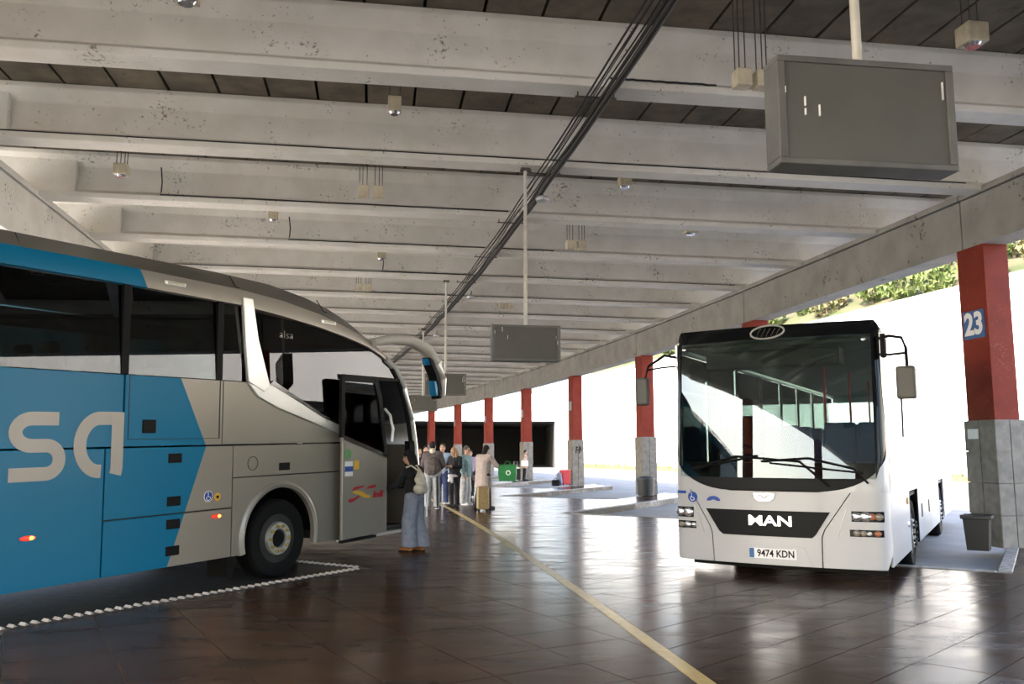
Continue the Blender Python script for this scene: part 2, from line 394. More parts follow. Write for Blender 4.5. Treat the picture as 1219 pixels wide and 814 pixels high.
# ------------------------------------------------------------------ platform floor with its sawtooth bays
REL = math.radians(41)
def bay_right(k):
    F = arc(7.98 + BAY * k, -4.9); a = az(7.98 + BAY * k) + REL
    hd = Vector((math.sin(a), math.cos(a), 0)); rt = Vector((math.cos(a), -math.sin(a), 0)); N = F + rt * 3.9
    return F, N, hd, rt
def bay_left(k):
    s = -1.41 + BAY * k; T = arc(s, -9.97); a = az(s) + math.radians(41.6)
    hd = Vector((math.sin(a), math.cos(a), 0)); rt = Vector((math.cos(a), -math.sin(a), 0))
    return T, T - rt * 3.9, hd, rt
LI, LO = -16.4, 1.5
def to_l(P, d, l):                       # walk from P along d until the lateral coordinate is l
    t0, t1 = 0, 40
    f = lambda t: math.hypot(P.x + d.x * t - CX, P.y + d.y * t - CY) - RAD - l
    s0 = f(0) > 0
    for _ in range(50):
        tm = (t0 + t1) / 2
        if (f(tm) > 0) == s0: t0 = tm
        else: t1 = tm
    return P + d * t0
KS = range(-5, 9)
out = []; notches = []
out += [arc(88, LO)]
for k in reversed(KS):
    F, N, hd, rt = bay_right(k); Fo = to_l(F, hd, LO); No = to_l(N, hd, LO)
    out += [Fo, F, N, No]; notches.append([F, N, N + hd * 12, F + hd * 12])
out += [arc(-52, LO), arc(-52, LI)]
for k in KS:
    T, L_, hd, rt = bay_left(k); To = to_l(T, -hd, LI); Lo = to_l(L_, -hd, LI)
    out += [To, T, L_, Lo]; notches.append([T, T - hd * 12, L_ - hd * 12, L_])
out += [arc(88, LI)]
bm = bmesh.new(); vs = [bm.verts.new((p.x, p.y, -.005)) for p in out]; f = bm.faces.new(vs)
ex = bmesh.ops.extrude_face_region(bm, geom=[f]); bmesh.ops.translate(bm, verts=[e for e in ex['geom'] if isinstance(e, bmesh.types.BMVert)], vec=(0, 0, -1.2))
bmesh.ops.triangulate(bm, faces=[q for q in bm.faces if len(q.verts) > 4]); bmesh.ops.recalc_face_normals(bm, faces=bm.faces)
me = bpy.data.meshes.new('floor'); bm.to_mesh(me); bm.free(); me.materials.append(M['grout'])
floor = bpy.data.objects.new('floor', me); COL.objects.link(floor); tag(floor, 'glossy dark brown tiled bus station platform', kind='structure')
# tiles ------------------------------------------------------------
def clip(poly, a, b, keep_left):
    res = []; n = len(poly)
    def sd(p): 
        v = (b[0] - a[0]) * (p[1] - a[1]) - (b[1] - a[1]) * (p[0] - a[0])
        return v if keep_left else -v
    for i in range(n):
        p, q = poly[i], poly[(i + 1) % n]; dp, dq = sd(p), sd(q)
        if dp >= 0: res.append(p)
        if (dp > 0 > dq) or (dp < 0 < dq):
            t = dp / (dp - dq); res.append((p[0] + (q[0] - p[0]) * t, p[1] + (q[1] - p[1]) * t))
    return res
def area(p): return abs(sum(p[i][0] * p[(i + 1) % len(p)][1] - p[(i + 1) % len(p)][0] * p[i][1] for i in range(len(p)))) / 2
def orient(P):
    P = [(q.x, q.y) for q in P]
    s_ = sum(P[i][0] * P[(i + 1) % 4][1] - P[(i + 1) % 4][0] * P[i][1] for i in range(4))
    return P if s_ > 0 else P[::-1]
def grow(P, d):
    c = (sum(p[0] for p in P) / 4, sum(p[1] for p in P) / 4)
    return [(p[0] + (p[0] - c[0]) / max(math.hypot(p[0] - c[0], p[1] - c[1]), 1e-6) * d, p[1] + (p[1] - c[1]) / max(math.hypot(p[0] - c[0], p[1] - c[1]), 1e-6) * d) for p in P]
CN = [(orient(n), (sum(p.x for p in n) / 4, sum(p.y for p in n) / 4)) for n in notches]
KW = .17                                    # kerb stones take this strip along the bays
def inset_notch(P):                          # notch plus the kerb strip
    n = len(P); res = []
    lines = []
    for i in range(n):
        a, b_ = P[i], P[(i + 1) % n]; dx, dy = b_[0] - a[0], b_[1] - a[1]; L = math.hypot(dx, dy); ox, oy = dy / L * KW, -dx / L * KW
        lines.append(((a[0] + ox, a[1] + oy), (dx, dy)))
    for i in range(n):
        (p, d), (q, e) = lines[i - 1], lines[i]; den = d[0] * e[1] - d[1] * e[0]
        t = ((q[0] - p[0]) * e[1] - (q[1] - p[1]) * e[0]) / den; res.append((p[0] + d[0] * t, p[1] + d[1] * t))
    return res
CN = [(inset_notch(P), c) for P, c in CN]
def subtract(poly, N):
    pieces = []; cur = poly
    for i in range(4):
        a, b_ = N[i], N[(i + 1) % 4]
        o_ = clip(cur, a, b_, False)
        if len(o_) > 2 and area(o_) > 1e-3: pieces.append(o_)
        cur = clip(cur, a, b_, True)
        if len(cur) < 3: break
    return pieces
LY = -7.53                                   # the yellow line
tiles = []
def lay(zone, a0, px, py, ox, oy):
    u = (math.sin(a0), math.cos(a0)); v = (math.cos(a0), -math.sin(a0)); G = .004
    for i in range(-150, 150):
        for j in range(-150, 150):
            cx = u[0] * (j + .5) * py + v[0] * (i + .5) * px + ox; cy = u[1] * (j + .5) * py + v[1] * (i + .5) * px + oy
            if cy < -2.5 or cy > 47: continue
            r = math.hypot(cx - CX, cy - CY) - RAD
            if r < LI + .3 or r > LO - .3: continue
            if zone == 'L' and r > LY + .8 or zone == 'R' and r < LY - .8: continue
            if cy < 3 and abs(cx) > 7: continue
            hx, hy = px / 2 - G, py / 2 - G
            P = [(cx + v[0] * a * hx + u[0] * b_ * hy, cy + v[1] * a * hx + u[1] * b_ * hy) for a, b_ in ((-1, -1), (1, -1), (1, 1), (-1, 1))]
            if abs(r - LY) < .9:
                s_ = math.atan2((cx - CX) * T0[0] + (cy - CY) * T0[1], (cx - CX) * N0[0] + (cy - CY) * N0[1]) * RAD
                e0, e1 = arc(s_ - 1, LY + (-.065 if zone == 'L' else .065)), arc(s_ + 1, LY + (-.065 if zone == 'L' else .065))
                P = clip(P, (e0.x, e0.y), (e1.x, e1.y), zone == 'L')
                if len(P) < 3 or area(P) < 2e-3: continue
            pcs = [P]
            for N, c in CN:
                if math.hypot(c[0] - cx, c[1] - cy) < 8:
                    pcs = [z for q in pcs for z in subtract(q, N)]
            if pcs: tiles.append((math.hypot(cx - .6, cy - 1.0) + (0 if abs(cx - .3) < cy * .66 else 30), cx, cy, pcs))
lay('L', math.radians(-30.3), .718, .52, .04 * .86, .06)
lay('R', math.radians(-45), .72, .50, .1, .05)
tiles.sort(key=lambda t: t[0])
def tile_mb(b, pcs, ox=0, oy=0):
    for P in pcs:
        n = len(P); b.add([(p[0] - ox, p[1] - oy, 0) for p in P] + [(p[0] - ox, p[1] - oy, -.021) for p in P], [tuple(range(n))] + [(i, (i + 1) % n, (i + 1) % n + n, i + n) for i in range(n)])
for d, cx, cy, pcs in tiles[:295]:
    b = MB(); tile_mb(b, pcs, cx, cy); o = b.build('floor_tile', M['tile'], floor); o.location = (cx, cy, random.uniform(-.0006, .0006))
b = MB()
for d, cx, cy, pcs in tiles[295:]: tile_mb(b, pcs)
b.build('far_floor_tiles', M['tile'], floor, kind='stuff')
b = MB(); vs = []; L1 = [arc(s_ * 1.0, LY - .058) for s_ in range(-16, 90)]; L2 = [arc(s_ * 1.0, LY + .058) for s_ in range(-16, 90)]
n = len(L1); b.add([(p.x, p.y, .0015) for p in L1] + [(p.x, p.y, .0015) for p in L2] + [(p.x, p.y, -.02) for p in L1] + [(p.x, p.y, -.02) for p in L2],
      [(i, i + 1, i + 1 + n, i + n) for i in range(n - 1)] + [(i, i + 1, i + 1 + 2 * n, i + 2 * n) for i in range(n - 1)] + [(i + n, i + 1 + n, i + 1 + 3 * n, i + 3 * n) for i in range(n - 1)])
b.build('yellow_line', M['yellow'], floor, label='long yellow safety line running down the middle of the floor')
# kerbs: stones along the right bays, tactile ribbed strip round the coach bay
stone = MB(); stone.bb(.006, .994, -KW, 0, -.19, .012); stone0 = stone.build('kerb_stone', M['kerb'], bev=.015, link=False)
def kerb_run(A, d, side, L, m0=stone0):
    a = math.atan2(d.y, d.x); n_ = int(L)
    for i in range(n_):
        o = inst(m0, floor); o.location = A + d * i * (L / n_); o.rotation_euler = (0, 0, a); o.scale = (L / n_, side, 1)
for k in range(-1, 5):
    F, N, hd, rt = bay_right(k); Lf = (to_l(F, hd, LO) - F).length; Ln = (to_l(N, hd, LO) - N).length
    kerb_run(F, hd, -1, Lf); kerb_run(F, rt, 1, 3.9); kerb_run(N, hd, 1, Ln)
T, L_, hd, rt = bay_left(0)
def ribbed(A, d, side, L, name):
    e = MB(); e.bb(0, L, 0, side * .17, -.19, .006); a = math.atan2(d.y, d.x)
    o = e.build(name, M['asphalt'], floor); o.location = A; o.rotation_euler = (0, 0, a)
    r = MB(); n_ = int(L / .10)
    for i in range(n_):
        x = (i + .5) * .10
        r.add([(x - .03, side * .01, .006), (x + .024, side * .04, .006), (x + .024, side * .15, .006), (x - .03, side * .12, .006), (x, side * .04, .026), (x, side * .12, .026)],
              [(0, 1, 4), (1, 2, 5, 4), (2, 3, 5), (3, 0, 4, 5)])
    q = r.build('rib', M['ribs'], o, kind='stuff')
    return o
ribbed(T + hd * 0, -hd, 1, 10.5, 'tactile_strip'); ribbed(T, -rt, -1, 3.9, 'tactile_strip')

# ------------------------------------------------------------------ roof: slab, planks, joists, edge beams
def joist_s(i): return -3.53 + 2.921 * i
b = MB(); vs = []
rs = []
for i in range(70):
    s_ = -47 + i * 2.0
    rs.append([arc(s_, -17.2, 6.70), arc(s_, 1.6, 6.70), arc(s_, 1.6, 7.0), arc(s_, -17.2, 7.0)])
b.rings(rs); ceiling = b.build('ceiling', M['gap']); tag(ceiling, 'concrete roof slab of the bus station', kind='structure')
prof = [(-.18, 5.72), (.18, 5.72), (.18, 5.81), (.07, 5.88), (.07, 6.28), (.24, 6.43), (.24, 6.50), (-.24, 6.50), (-.24, 6.43), (-.07, 6.28), (-.07, 5.88), (-.18, 5.81)]
b = MB(); b.prism(prof, -9.35, 9.08, lambda u, v, a: (a, u, v)); b.bb(-9.3, -7.1, -.16, .16, 5.80, 6.45); jm = b.build('ceiling_joist', M['joist'], link=False, bev=.012)
for i in range(-15, 32):
    s_ = joist_s(i); o = inst(jm, ceiling); o.location = arc(s_, -7.65); o.rotation_euler = (0, 0, rz(s_))
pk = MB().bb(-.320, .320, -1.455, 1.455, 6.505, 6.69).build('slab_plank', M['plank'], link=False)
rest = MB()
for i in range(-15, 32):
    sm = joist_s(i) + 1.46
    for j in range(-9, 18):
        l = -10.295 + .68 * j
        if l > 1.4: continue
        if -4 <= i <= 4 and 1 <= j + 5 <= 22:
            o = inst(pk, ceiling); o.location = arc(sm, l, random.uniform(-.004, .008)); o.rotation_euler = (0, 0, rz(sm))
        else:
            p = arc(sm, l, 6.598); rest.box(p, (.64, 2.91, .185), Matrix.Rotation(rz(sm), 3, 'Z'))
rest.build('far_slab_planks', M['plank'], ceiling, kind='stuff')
bx = MB(); bx.bb(-.03, .45, .015, BAY - .015, 4.86, 5.68); bx.bb(.05, .45, .015, BAY - .015, 5.66, 5.70); bx.bb(-.06, .45, .015, BAY - .015, 5.70, 5.80)
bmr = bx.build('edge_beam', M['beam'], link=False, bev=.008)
bml = bx.build('edge_beam', M['joist'], link=False, bev=.008)  # left beams take the paler joist colour for the light falling there
for k in range(-5, 11):
    s_ = -.2 + BAY * k
    o = inst(bmr, ceiling); o.location = arc(s_, 0); o.rotation_euler = (0, 0, rz(s_ + BAY / 2))
    o = inst(bml, ceiling); o.location = arc(s_ + BAY, -15.35); o.rotation_euler = (0, 0, rz(s_ + BAY / 2) + PI)
for nm, l0, l1 in (('trim_2', 1.45, 1.62), ('trim_3', -17.2, -17.05)):  # fascias added to block the sky above the edge beams
    b = MB(); b.rings([[arc(-47 + i * 2.0, l0, 5.95), arc(-47 + i * 2.0, l1, 5.95), arc(-47 + i * 2.0, l1, 6.70), arc(-47 + i * 2.0, l0, 6.70)] for i in range(70)])
    tag(b.build(nm, M['joist']), 'added concrete fascia hiding the sky along the ' + ('right' if l0 > 0 else 'left') + ' edge of the roof', kind='structure')
# ------------------------------------------------------------------ pillars
shaft = MB().bb(-.225, .225, -.315, .315, 1.98, 4.865).build('shaft', M['red'], link=False, bev=.01)
core = MB().bb(-.24, .24, -.33, .33, 0, 2.0).build('base_core', M['stone'], link=False)
slabs = []
for r in range(4):
    z0, z1 = .005 + r * .5, .495 + r * .5
    for sy in (-1, 1):
        for hx in (-1, 1): slabs.append(MB().bb(hx * .135 - .128, hx * .135 + .128, sy * .33, sy * .36, z0, z1).build('stone_slab', M['stone'], link=False))
    for sx in (-1, 1):
        for hy in (-1, 1): slabs.append(MB().bb(sx * .24, sx * .27, hy * .18 - .172, hy * .18 + .172, z0, z1).build('stone_slab', M['stone'], link=False))
def pillar(s_, l, label, group=None, detail=True):
    r = empty('pillar', arc(s_, l), (0, 0, rz(s_)), label, 'pillar', group)
    inst(shaft, r); c = inst(core, r)
    if detail:
        for q in slabs: inst(q, c)
    return r
ordn = {0: 'red pillar numbered 23 on stone base at the right edge', 1: 'red pillar on stone base standing behind the white city bus', 2: 'red pillar on stone base left of the white bus mirror',
        3: 'red pillar on stone base with dark graffiti beside the red bag', 4: 'red pillar on stone base behind the person in the tan coat', 5: 'red pillar behind the woman carrying the green bag',
        6: 'red pillar behind the blonde woman in black', 7: 'farthest visible red pillar, just right of the coach mirror'}
PIL = {}
for k in range(-5, 10):
    PIL[k] = pillar(-.345 + BAY * k, .205, ordn.get(k, 'red pillar on stone base in the right hand row'), None if k in ordn else 'other pillars of the right row', -2 < k < 6)
for k in range(-4, 9):
    pillar(-9.4 + BAY * k, -15.6, 'red pillar on stone base in the left hand row behind the coach', 'pillars of the left row', 0 < k < 4)
# number plates on the inner faces
FX = Matrix(((0, 0, -1, 0), (-1, 0, 0, 0), (0, 1, 0, 0), (0, 0, 0, 1)))   # text facing local -X, reading upright
def face_minus_x(x, y, z):
    return Matrix.Translation((x, y, z)) @ FX
pl = MB().bb(-.236, -.224, -.25, .25, 3.34, 3.80).build('number_plate', M['numblue'], PIL[0], label='blue number plate with white digits')
text_mesh('digits', '23', .50, M['whitep'], pl, face_minus_x(-.238, 0, 3.565), .002, .018, .88)
MB().bb(-.282, -.270, .02, .26, 1.70, 1.86).build('paper_notice', M['whitep'], PIL[0])
for k in range(1, 7): MB().bb(-.236, -.224, -.17, .17, 3.32, 3.72).build('number_plate', mat('pale_plate', (.36, .42, .50), .5) if k == 1 else bpy.data.materials['pale_plate'], PIL[k])
g_ = MB()
for a, c in (((-.10, 1.42), (-.08, 1.72)), ((.04, 1.40), (.08, 1.74)), ((-.09, 1.58), (.07, 1.52)), ((-.1, 1.72), (-.02, 1.66)), ((.08, 1.74), (.14, 1.5))):
    g_.tube([(a[0], -.362, a[1]), (c[0], -.362, c[1])], .02, 5)
g_.build('graffiti', M['black'], PIL[3])

# ------------------------------------------------------------------ things hanging from the roof
def hang_sign(s_, l, label, rot=0, zb=2.86, H=.53):
    r = empty('hanging_sign', arc(s_, l, zb), (0, 0, rz(s_) + rot), label, 'sign')
    f = MB()
    W, D = 1.02, .17
    f.bb(-W / 2, W / 2, -D / 2, D / 2, 0, .035); f.bb(-W / 2, W / 2, -D / 2, D / 2, H - .035, H); f.bb(-W / 2, -W / 2 + .045, -D / 2, D / 2, .035, H - .035); f.bb(W / 2 - .045, W / 2, -D / 2, D / 2, .035, H - .035)
    f.build('frame', M['signframe'], r, bev=.006)
    for sy in (-1, 1): MB().bb(-W / 2 + .045, W / 2 - .045, sy * (D / 2 - .03), sy * (D / 2 - .012), .035, H - .035).build('panel', M['signgrey'], r)
    for k in range(7):
        x = random.choice((-.47, -.44, -.36, -.28, .42, .44, .46)); z = random.uniform(.25, .45)
        MB().bb(x, x + .006, -D / 2 - .0, -D / 2 + .014, z, z + random.uniform(.03, .07)).build('paint_drip', M['whitep'], r)
    pass
    MB().tube([(0, 0, H), (0, 0, 5.72 - zb + (0 if s_ > -8 else .78))], .026, 10).build('pole', M['pole'], r, smooth=True)
    MB().bb(-.07, .07, -.05, .05, 5.68 - zb + (0 if s_ > -8 else .78), 5.72 - zb + (0 if s_ > -8 else .78)).build('bracket', M['rod'], r)
hang_sign(-8.95, -7.09, 'nearest blank grey hanging sign on a white pole, top right', 0, 3.00, .60)
hang_sign(-.62, -7.58, 'blank grey hanging sign on the long white pole mid hall', 0, 2.80)
hang_sign(8.3, -7.90, 'small grey hanging sign on white pole beside the coach mirror')
hang_sign(17.0, -7.62, 'farthest hanging sign on a white pole seen behind the coach mirror')
rodm = MB().tube([(0, 0, 0), (0, 0, 1)], .007, 5).build('hanger_rod', M['rod'], link=False)
def lampbox(s_, l, z, w, h, rods, label, cat='ceiling lamp', group=None, lens=True):
    r = empty('hanging_lamp' if lens else 'junction_box', arc(s_, l, z), (0, 0, rz(s_)), label, cat, group)
    MB().bb(-w / 2, w / 2, -w / 2, w / 2, 0, h).build('housing', M['cream'], r, bev=.012)
    if lens: MB().lathe([(.02, -.03), (w * .32, -.03), (w * .42, 0.0)], 14, lambda a, b_, c: (a, b_, c)).build('lens', M['lamplens'], r, smooth=True)
    for dx in rods:
        o = inst(rodm, r); o.location = (dx * w, .02, h); o.scale = (1, 1, 6.51 - z - h)
L1 = 'cream square lamp hung on rods '
lampbox(.85, -13.7, 5.75, .2, .17, (-.4, -.1, .2, .4), L1 + 'above the coach roof at far left')
lampbox(3.8, -11.7, 5.9, .17, .2, (-.4, .4), L1 + 'above the coach windscreen, left of centre')
lampbox(-2.08, -9.57, 5.9, .17, .2, (-.4, .4), L1 + 'in the dark slab strip near top centre')
lampbox(-5.0, -3.37, 5.9, .24, .22, (-.4, 0, .4), L1 + 'at the top right corner beyond the big sign')
lampbox(.4, -5.72, 5.85, .2, .16, (), 'cream square lamp close under the slab right of the long pole')
lampbox(6.9, -9.55, 5.9, .2, .2, (.3,), L1 + 'near the vanishing joists over the coach nose')
lampbox(-4.9, -11.6, 5.78, .22, .16, (-.3, .3), 'lamp at the top edge of the photo, left of centre')
lampbox(3.2, -3.5, 5.85, .25, .06, (), 'flat white lamp near the right end of the joists')
def pair(s_, l, z, nm):
    for d, q in ((-.115, 'left'), (.115, 'right')):
        lampbox(s_, l + d, z, .17, .19, (-.4, -.1, .3) if d < 0 else (-.3, .1, .4), 'cream box, %s one of the pair %s' % (q, nm), 'junction box', None, False)
pair(.84, -9.87, 5.58, 'under the joists left of the cables')
pair(-4.6, -5.75, 5.42, 'left of the big hanging sign')
pair(3.87, -5.7, 5.58, 'right of the long white pole')
pair(9.4, -9.91, 5.58, 'above the coach nose')
pair(12.0, -5.7, 5.66, 'just above the middle hanging sign')
# cable run along the station over the yellow line
cr = empty('cable_run', arc(0, -7.2, 5.6), (0, 0, 0), 'bundle of black cables running under the joists down the hall', 'cables')
base = cr.location
def cab(l, z, r, wob, n=7):
    pts = []
    for i in range(0, 300):
        s_ = -14 + i * .3
        if s_ > 70: break
        pts.append(arc(s_, l + .11 - .016 * (s_ + 5.9) + wob * math.sin(s_ * 1.3 + r * 900), z + wob * .6 * math.sin(s_ * 2.1 + r * 500) - .012 * abs(math.sin((s_ + 3.53) * PI / 2.921))) - base)
    MB().tube(pts, r, n).build('cable', M['cable'], cr, smooth=True)
cab(-7.19, 5.62, .042, .004, 8); cab(-7.25, 5.64, .020, .008); cab(-7.30, 5.66, .009, .012); cab(-7.38, 5.64, .011, .006); cab(-7.42, 5.66, .012, .008); cab(-7.34, 5.67, .006, .012)
for i in range(-3, 22):
    s_ = joist_s(i); b = MB(); lc_ = -7.19 - .016 * (s_ + 5.9); p = arc(s_, lc_, 5.66) - base; b.box(p, (.5, .03, .014), Matrix.Rotation(rz(s_), 3, 'Z'))
    for dx in (-.22, .22): b.box(arc(s_, lc_ + dx, 5.69) - base, (.012, .02, .07), Matrix.Rotation(rz(s_), 3, 'Z'))
    b.build('bracket', M['rod'], cr)
def dome(s_, l, z, label):
    r = empty('dome_fitting', arc(s_, l, z), (0, 0, 0), label, 'light fitting')
    MB().lathe([(.02, .0), (.10, .02), (.11, .06), (.09, .09), (.02, .10)], 16, lambda a, b_, c: (a, b_, c)).build('cover', M['white'], r, smooth=True)
    MB().tube([(0, 0, .09), (.02, 0, .22)], .012, 6).build('stem', M['cable'], r)
dome(.19, -7.16, 5.45, 'white round fitting hanging from the cables by the long pole'); dome(9.6, -7.1, 5.5, 'white round fitting on the cables further down the hall'); dome(17.5, -7.1, 5.5, 'small white fitting on the cables above the coach mirror')
# thin conduits clipped along joist webs, with drops
def conduit(i, l0, l1, label, drop=None):
    s_ = joist_s(i) - .195; r = empty('conduit', arc(s_, l0, 5.86), (0, 0, 0), label, 'conduit'); o = r.location.copy()
    pts = [arc(s_, l0 + (l1 - l0) * k / 24, 5.825 + random.uniform(-.004, .004)) - o for k in range(25)]
    if drop: pts = [arc(s_, l0, 6.3) - o, arc(s_ - .02, l0 + .03, 6.05) - o, arc(s_, l0 + .02, 5.88) - o] + pts
    MB().tube(pts, .012, 6).build('pipe', M['cable'], r)
pipe0 = MB().tube([(-7.6, 0, 0), (7.3, 0, 0)], .010, 6).build('pipe', M['cable'], link=False)
for i in range(1, 20):
    if i in (2, 3): continue
    s_ = joist_s(i) - .19; o = inst(pipe0, ceiling); o.location = arc(s_, -7.65, 5.815); o.rotation_euler = (0, 0, rz(s_))
conduit(2, -13.4, -7.4, 'black conduit along the third joist left of the cables', True); conduit(3, -11.5, -7.4, 'black conduit along the fourth joist left of the cables', True)
conduit(4, -9.5, -7.3, 'short black conduit near the lamp over the coach nose', True); conduit(3, -7.2, -5.9, 'short black conduit right of the cables toward the paired boxes')
conduit(0, -7.1, -5.8, 'short black conduit between the cables and the paired boxes by the big sign'); conduit(5, -9.8, -7.3, 'black conduit from the paired boxes over the coach nose')
# ------------------------------------------------------------------ the blue and silver coach (local: x forward, y inward from the near side, z up from the wheel contact)
coach = empty('coach', COACH_O, (0, -CPT, PI / 2 - CAZ), 'blue and silver long distance coach parked in the left bay with its front door open', 'bus')
XZ = lambda u, v, a: (u, a, v)
XZT = lambda u, v, a: (u, a + .047 * (v - 2.5), v)      # the side glass leans in towards the roof
def plate(name, pts, y0, y1, m, parent=None, bev=0, label=None, smooth=False):
    b = MB(); b.prism(pts, y0, y1, XZT if name == 'window_pane' else XZ); return b.build(name, m, parent or coach, bev=bev, label=label, smooth=smooth)
def rect(x0, x1, z0, z1): return [(x0, z0), (x1, z0), (x1, z1), (x0, z1)]
G = .007
XR = -10.0
# dark inner structure
b = MB(); b.bb(XR + .05, -.74, .045, 2.5, .42, 1.5); b.bb(-.74, .78, .75, 2.5, .42, 1.5); b.bb(-.74, .78, .045, 2.5, 1.3, 1.5); b.bb(.78, 1.75, .045, 2.5, .42, 1.5); b.bb(1.75, 2.85, 1.15, 2.5, .42, 1.30); b.bb(1.75, 2.85, .1, 1.15, .36, .44); b.bb(1.75, 2.0, .1, 1.15, .44, 1.2); b.bb(2.0, 2.25, .1, 1.15, .44, .85)
b.build('chassis', M['darkmetal'], coach)
# near side, belt panels
P = M['coach']
zs0, zs1 = 1.755, 2.54
plate('side_panel', rect(XR, -6.2, zs0, zs1), 0, .04, P, bev=.004); plate('side_panel', rect(-6.2 + G * 2, -2.40, zs0, zs1), 0, .04, P, bev=.004)
ed = plate('emergency_door', rect(-2.375, -1.015, zs0, zs1), 0, .04, P, bev=.004)
plate('door_outline', rect(-2.33, -1.06, 1.83, 1.836), -.002, .01, M['gap'], ed); plate('door_outline', rect(-1.066, -1.05, 1.83, 2.54), -.002, .01, M['gap'], ed); plate('door_outline', rect(-2.33, -2.322, 1.83, 2.54), -.002, .01, M['gap'], ed)
h_ = plate('door_handle', rect(-2.15, -1.97, 1.90, 2.05), -.012, .01, M['black'], ed, bev=.02)
plate('side_panel', [(-1.0, zs0), (1.19, zs0), (1.19, 1.90), (.77, 2.02), (-.1, 2.26), (-.5, 2.44), (-.62, 2.54), (-1.0, 2.54)], 0, .04, P, bev=.004)
# lower panels
zl0, zl1 = .385, 1.738
plate('luggage_hatch', rect(XR, -6.2, zl0, zl1), 0, .04, P, bev=.006); plate('luggage_hatch', rect(-6.2 + G * 2, -2.60, zl0, zl1), 0, .04, P, bev=.006)
plate('luggage_hatch', rect(-2.585, -.835, .982, zl1), 0, .04, P, bev=.006); plate('luggage_hatch', rect(-2.585, -.835, zl0, .968), 0, .04, P, bev=.006)
plate('side_panel', rect(-.82, 1.19, 1.345, zl1), 0, .04, P, bev=.006)
arcp = [(.70 * math.cos(t), .55 + .70 * math.sin(t)) for t in [PI * k / 24 for k in range(25)]]
ar = [(.70, zl0)] + arcp + [(-.70, zl0)]
plate('wheel_arch_panel', [(-.82, zl0), (-.70, zl0)] + arcp[::-1] + [(.70, zl0), (1.0, zl0), (1.19, zl0 + .0), (1.19, 1.333), (-.82, 1.333)], 0, .04, P)
b = MB(); rr = []
for k in range(33):
    t = -.25 + (PI + .5) * k / 32; c, s_ = math.cos(t), math.sin(t)
    rr.append([(r_ * c, y_, .55 + r_ * s_) for r_, y_ in ((.63, .05), (.63, -.02), (.67, -.03), (.71, -.012), (.72, .03))])
b.rings(rr); b.build('wheel_arch_rim', M['silver'], coach, smooth=True)
b = MB(); rr = []
for k in range(25):
    t = PI * k / 24; c, s_ = math.cos(t), math.sin(t); rr.append([(.68 * c, .04, .55 + .68 * s_), (.68 * c, .75, .55 + .68 * s_)])
b.rings(rr, cap=False, close=False); b.build('wheel_well', M['black'], coach)
# chevron of black latches, fuel cap, stickers, marker lamps
for z in (1.61, 1.12, .86, .56): plate('latch', rect(-1.79, -1.60, z - .055, z + .055), -.008, .01, M['black'], bev=.01)
plate('latch', rect(-.04, .16, 1.40, 1.50), -.008, .01, M['black'], bev=.01)
b = MB(); b.lathe([(.088, -.004), (.088, .004), (.082, .004), (.082, -.004), (.088, -.004)], 28, lambda a, c, h: (-.5 + a, h, 1.51 + c), False); b.build('fuel_cap_ring', M['gap'], coach)
def disc(name, x, z, r, m, parent, y=-.006, n=20):
    b = MB(); b.lathe([(.001, y), (r, y), (r, y + .006)], n, lambda a, c, h: (x + a, h, z + c)); return b.build(name, m, parent)
st = disc('wheelchair_sticker', -1.2, 1.14, .066, M['whitep'], coach, -.003); disc('print', -1.2, 1.14, .058, M['bluep'], st, -.005)
b = MB()
b.tube([(-1.205, -.007, 1.165), (-1.205, -.007, 1.135), (-1.175, -.007, 1.13), (-1.165, -.007, 1.105)], .006, 5); b.ball((-1.207, -.007, 1.178), .010, 8, 6)
b.tube([(-1.205 + .025 * math.cos(t), -.007, 1.118 + .025 * math.sin(t)) for t in [2.2 + k * .5 for k in range(8)]], .005, 5); b.build('symbol', M['whitep'], st)
st = disc('yellow_sticker', -1.06, 1.125, .05, M['yellowp'], coach, -.003); disc('print', -1.06, 1.125, .02, M['black'], st, -.006)
def marker(x, z):
    l = empty('marker_lamp', (x, -.008, z)); l.parent = coach
    MB().ball((0, 0, 0), (.085, .014, .026), 14, 8).build('lens', M['redlamp'], l, smooth=True); MB().ball((.03, -.006, 0), (.032, .012, .020), 10, 6).build('bulb', M['amber'], l, smooth=True)
marker(-3.4, .885); marker(-1.07, .895); marker(-7.2, .88)
# big lettering on the side: the end of the operator's name
def stroke(path, w, y=-.004):
    L_, R_ = [], []
    for i, p in enumerate(path):
        a = Vector(path[max(i - 1, 0)]); c = Vector(path[min(i + 1, len(path) - 1)]); d = (c - a).normalized(); nn = Vector((-d.y, d.x)) * w / 2
        L_.append(Vector(p) + nn); R_.append(Vector(p) - nn)
    b = MB(); n_ = len(path); 
    b.add([(p.x, y, p.y) for p in L_] + [(p.x, y, p.y) for p in R_] + [(p.x, y + .006, p.y) for p in L_] + [(p.x, y + .006, p.y) for p in R_],
          [f_ for i in range(n_ - 1) for f_ in ((i, i + 1, i + 1 + n_, i + n_), (i, i + 1, i + 1 + 2 * n_, i + 2 * n_), (i + n_, i + 1 + n_, i + 1 + 3 * n_, i + 3 * n_))] + [(0, n_, 3 * n_, 2 * n_), (n_ - 1, 2 * n_ - 1, 4 * n_ - 1, 3 * n_ - 1)])
    return b
def arcpts(cx, cz, rx, rz_, a0, a1, n=14): return [(cx + rx * math.cos(math.radians(a0 + (a1 - a0) * k / n)), cz + rz_ * math.sin(math.radians(a0 + (a1 - a0) * k / n))) for k in range(n + 1)]
LT = [(-3.13, 2.05)] + [(-3.36, 2.05)] + arcpts(-3.40, 1.915, .17, .135, 90, 270) + [(-3.26, 1.78)] + arcpts(-3.25, 1.64, .14, .14, 90, -90) + [(-3.38, 1.50), (-3.62, 1.50)]
stroke(LT, .135).build('lettering', M['letter'], coach, label='silver letter s')
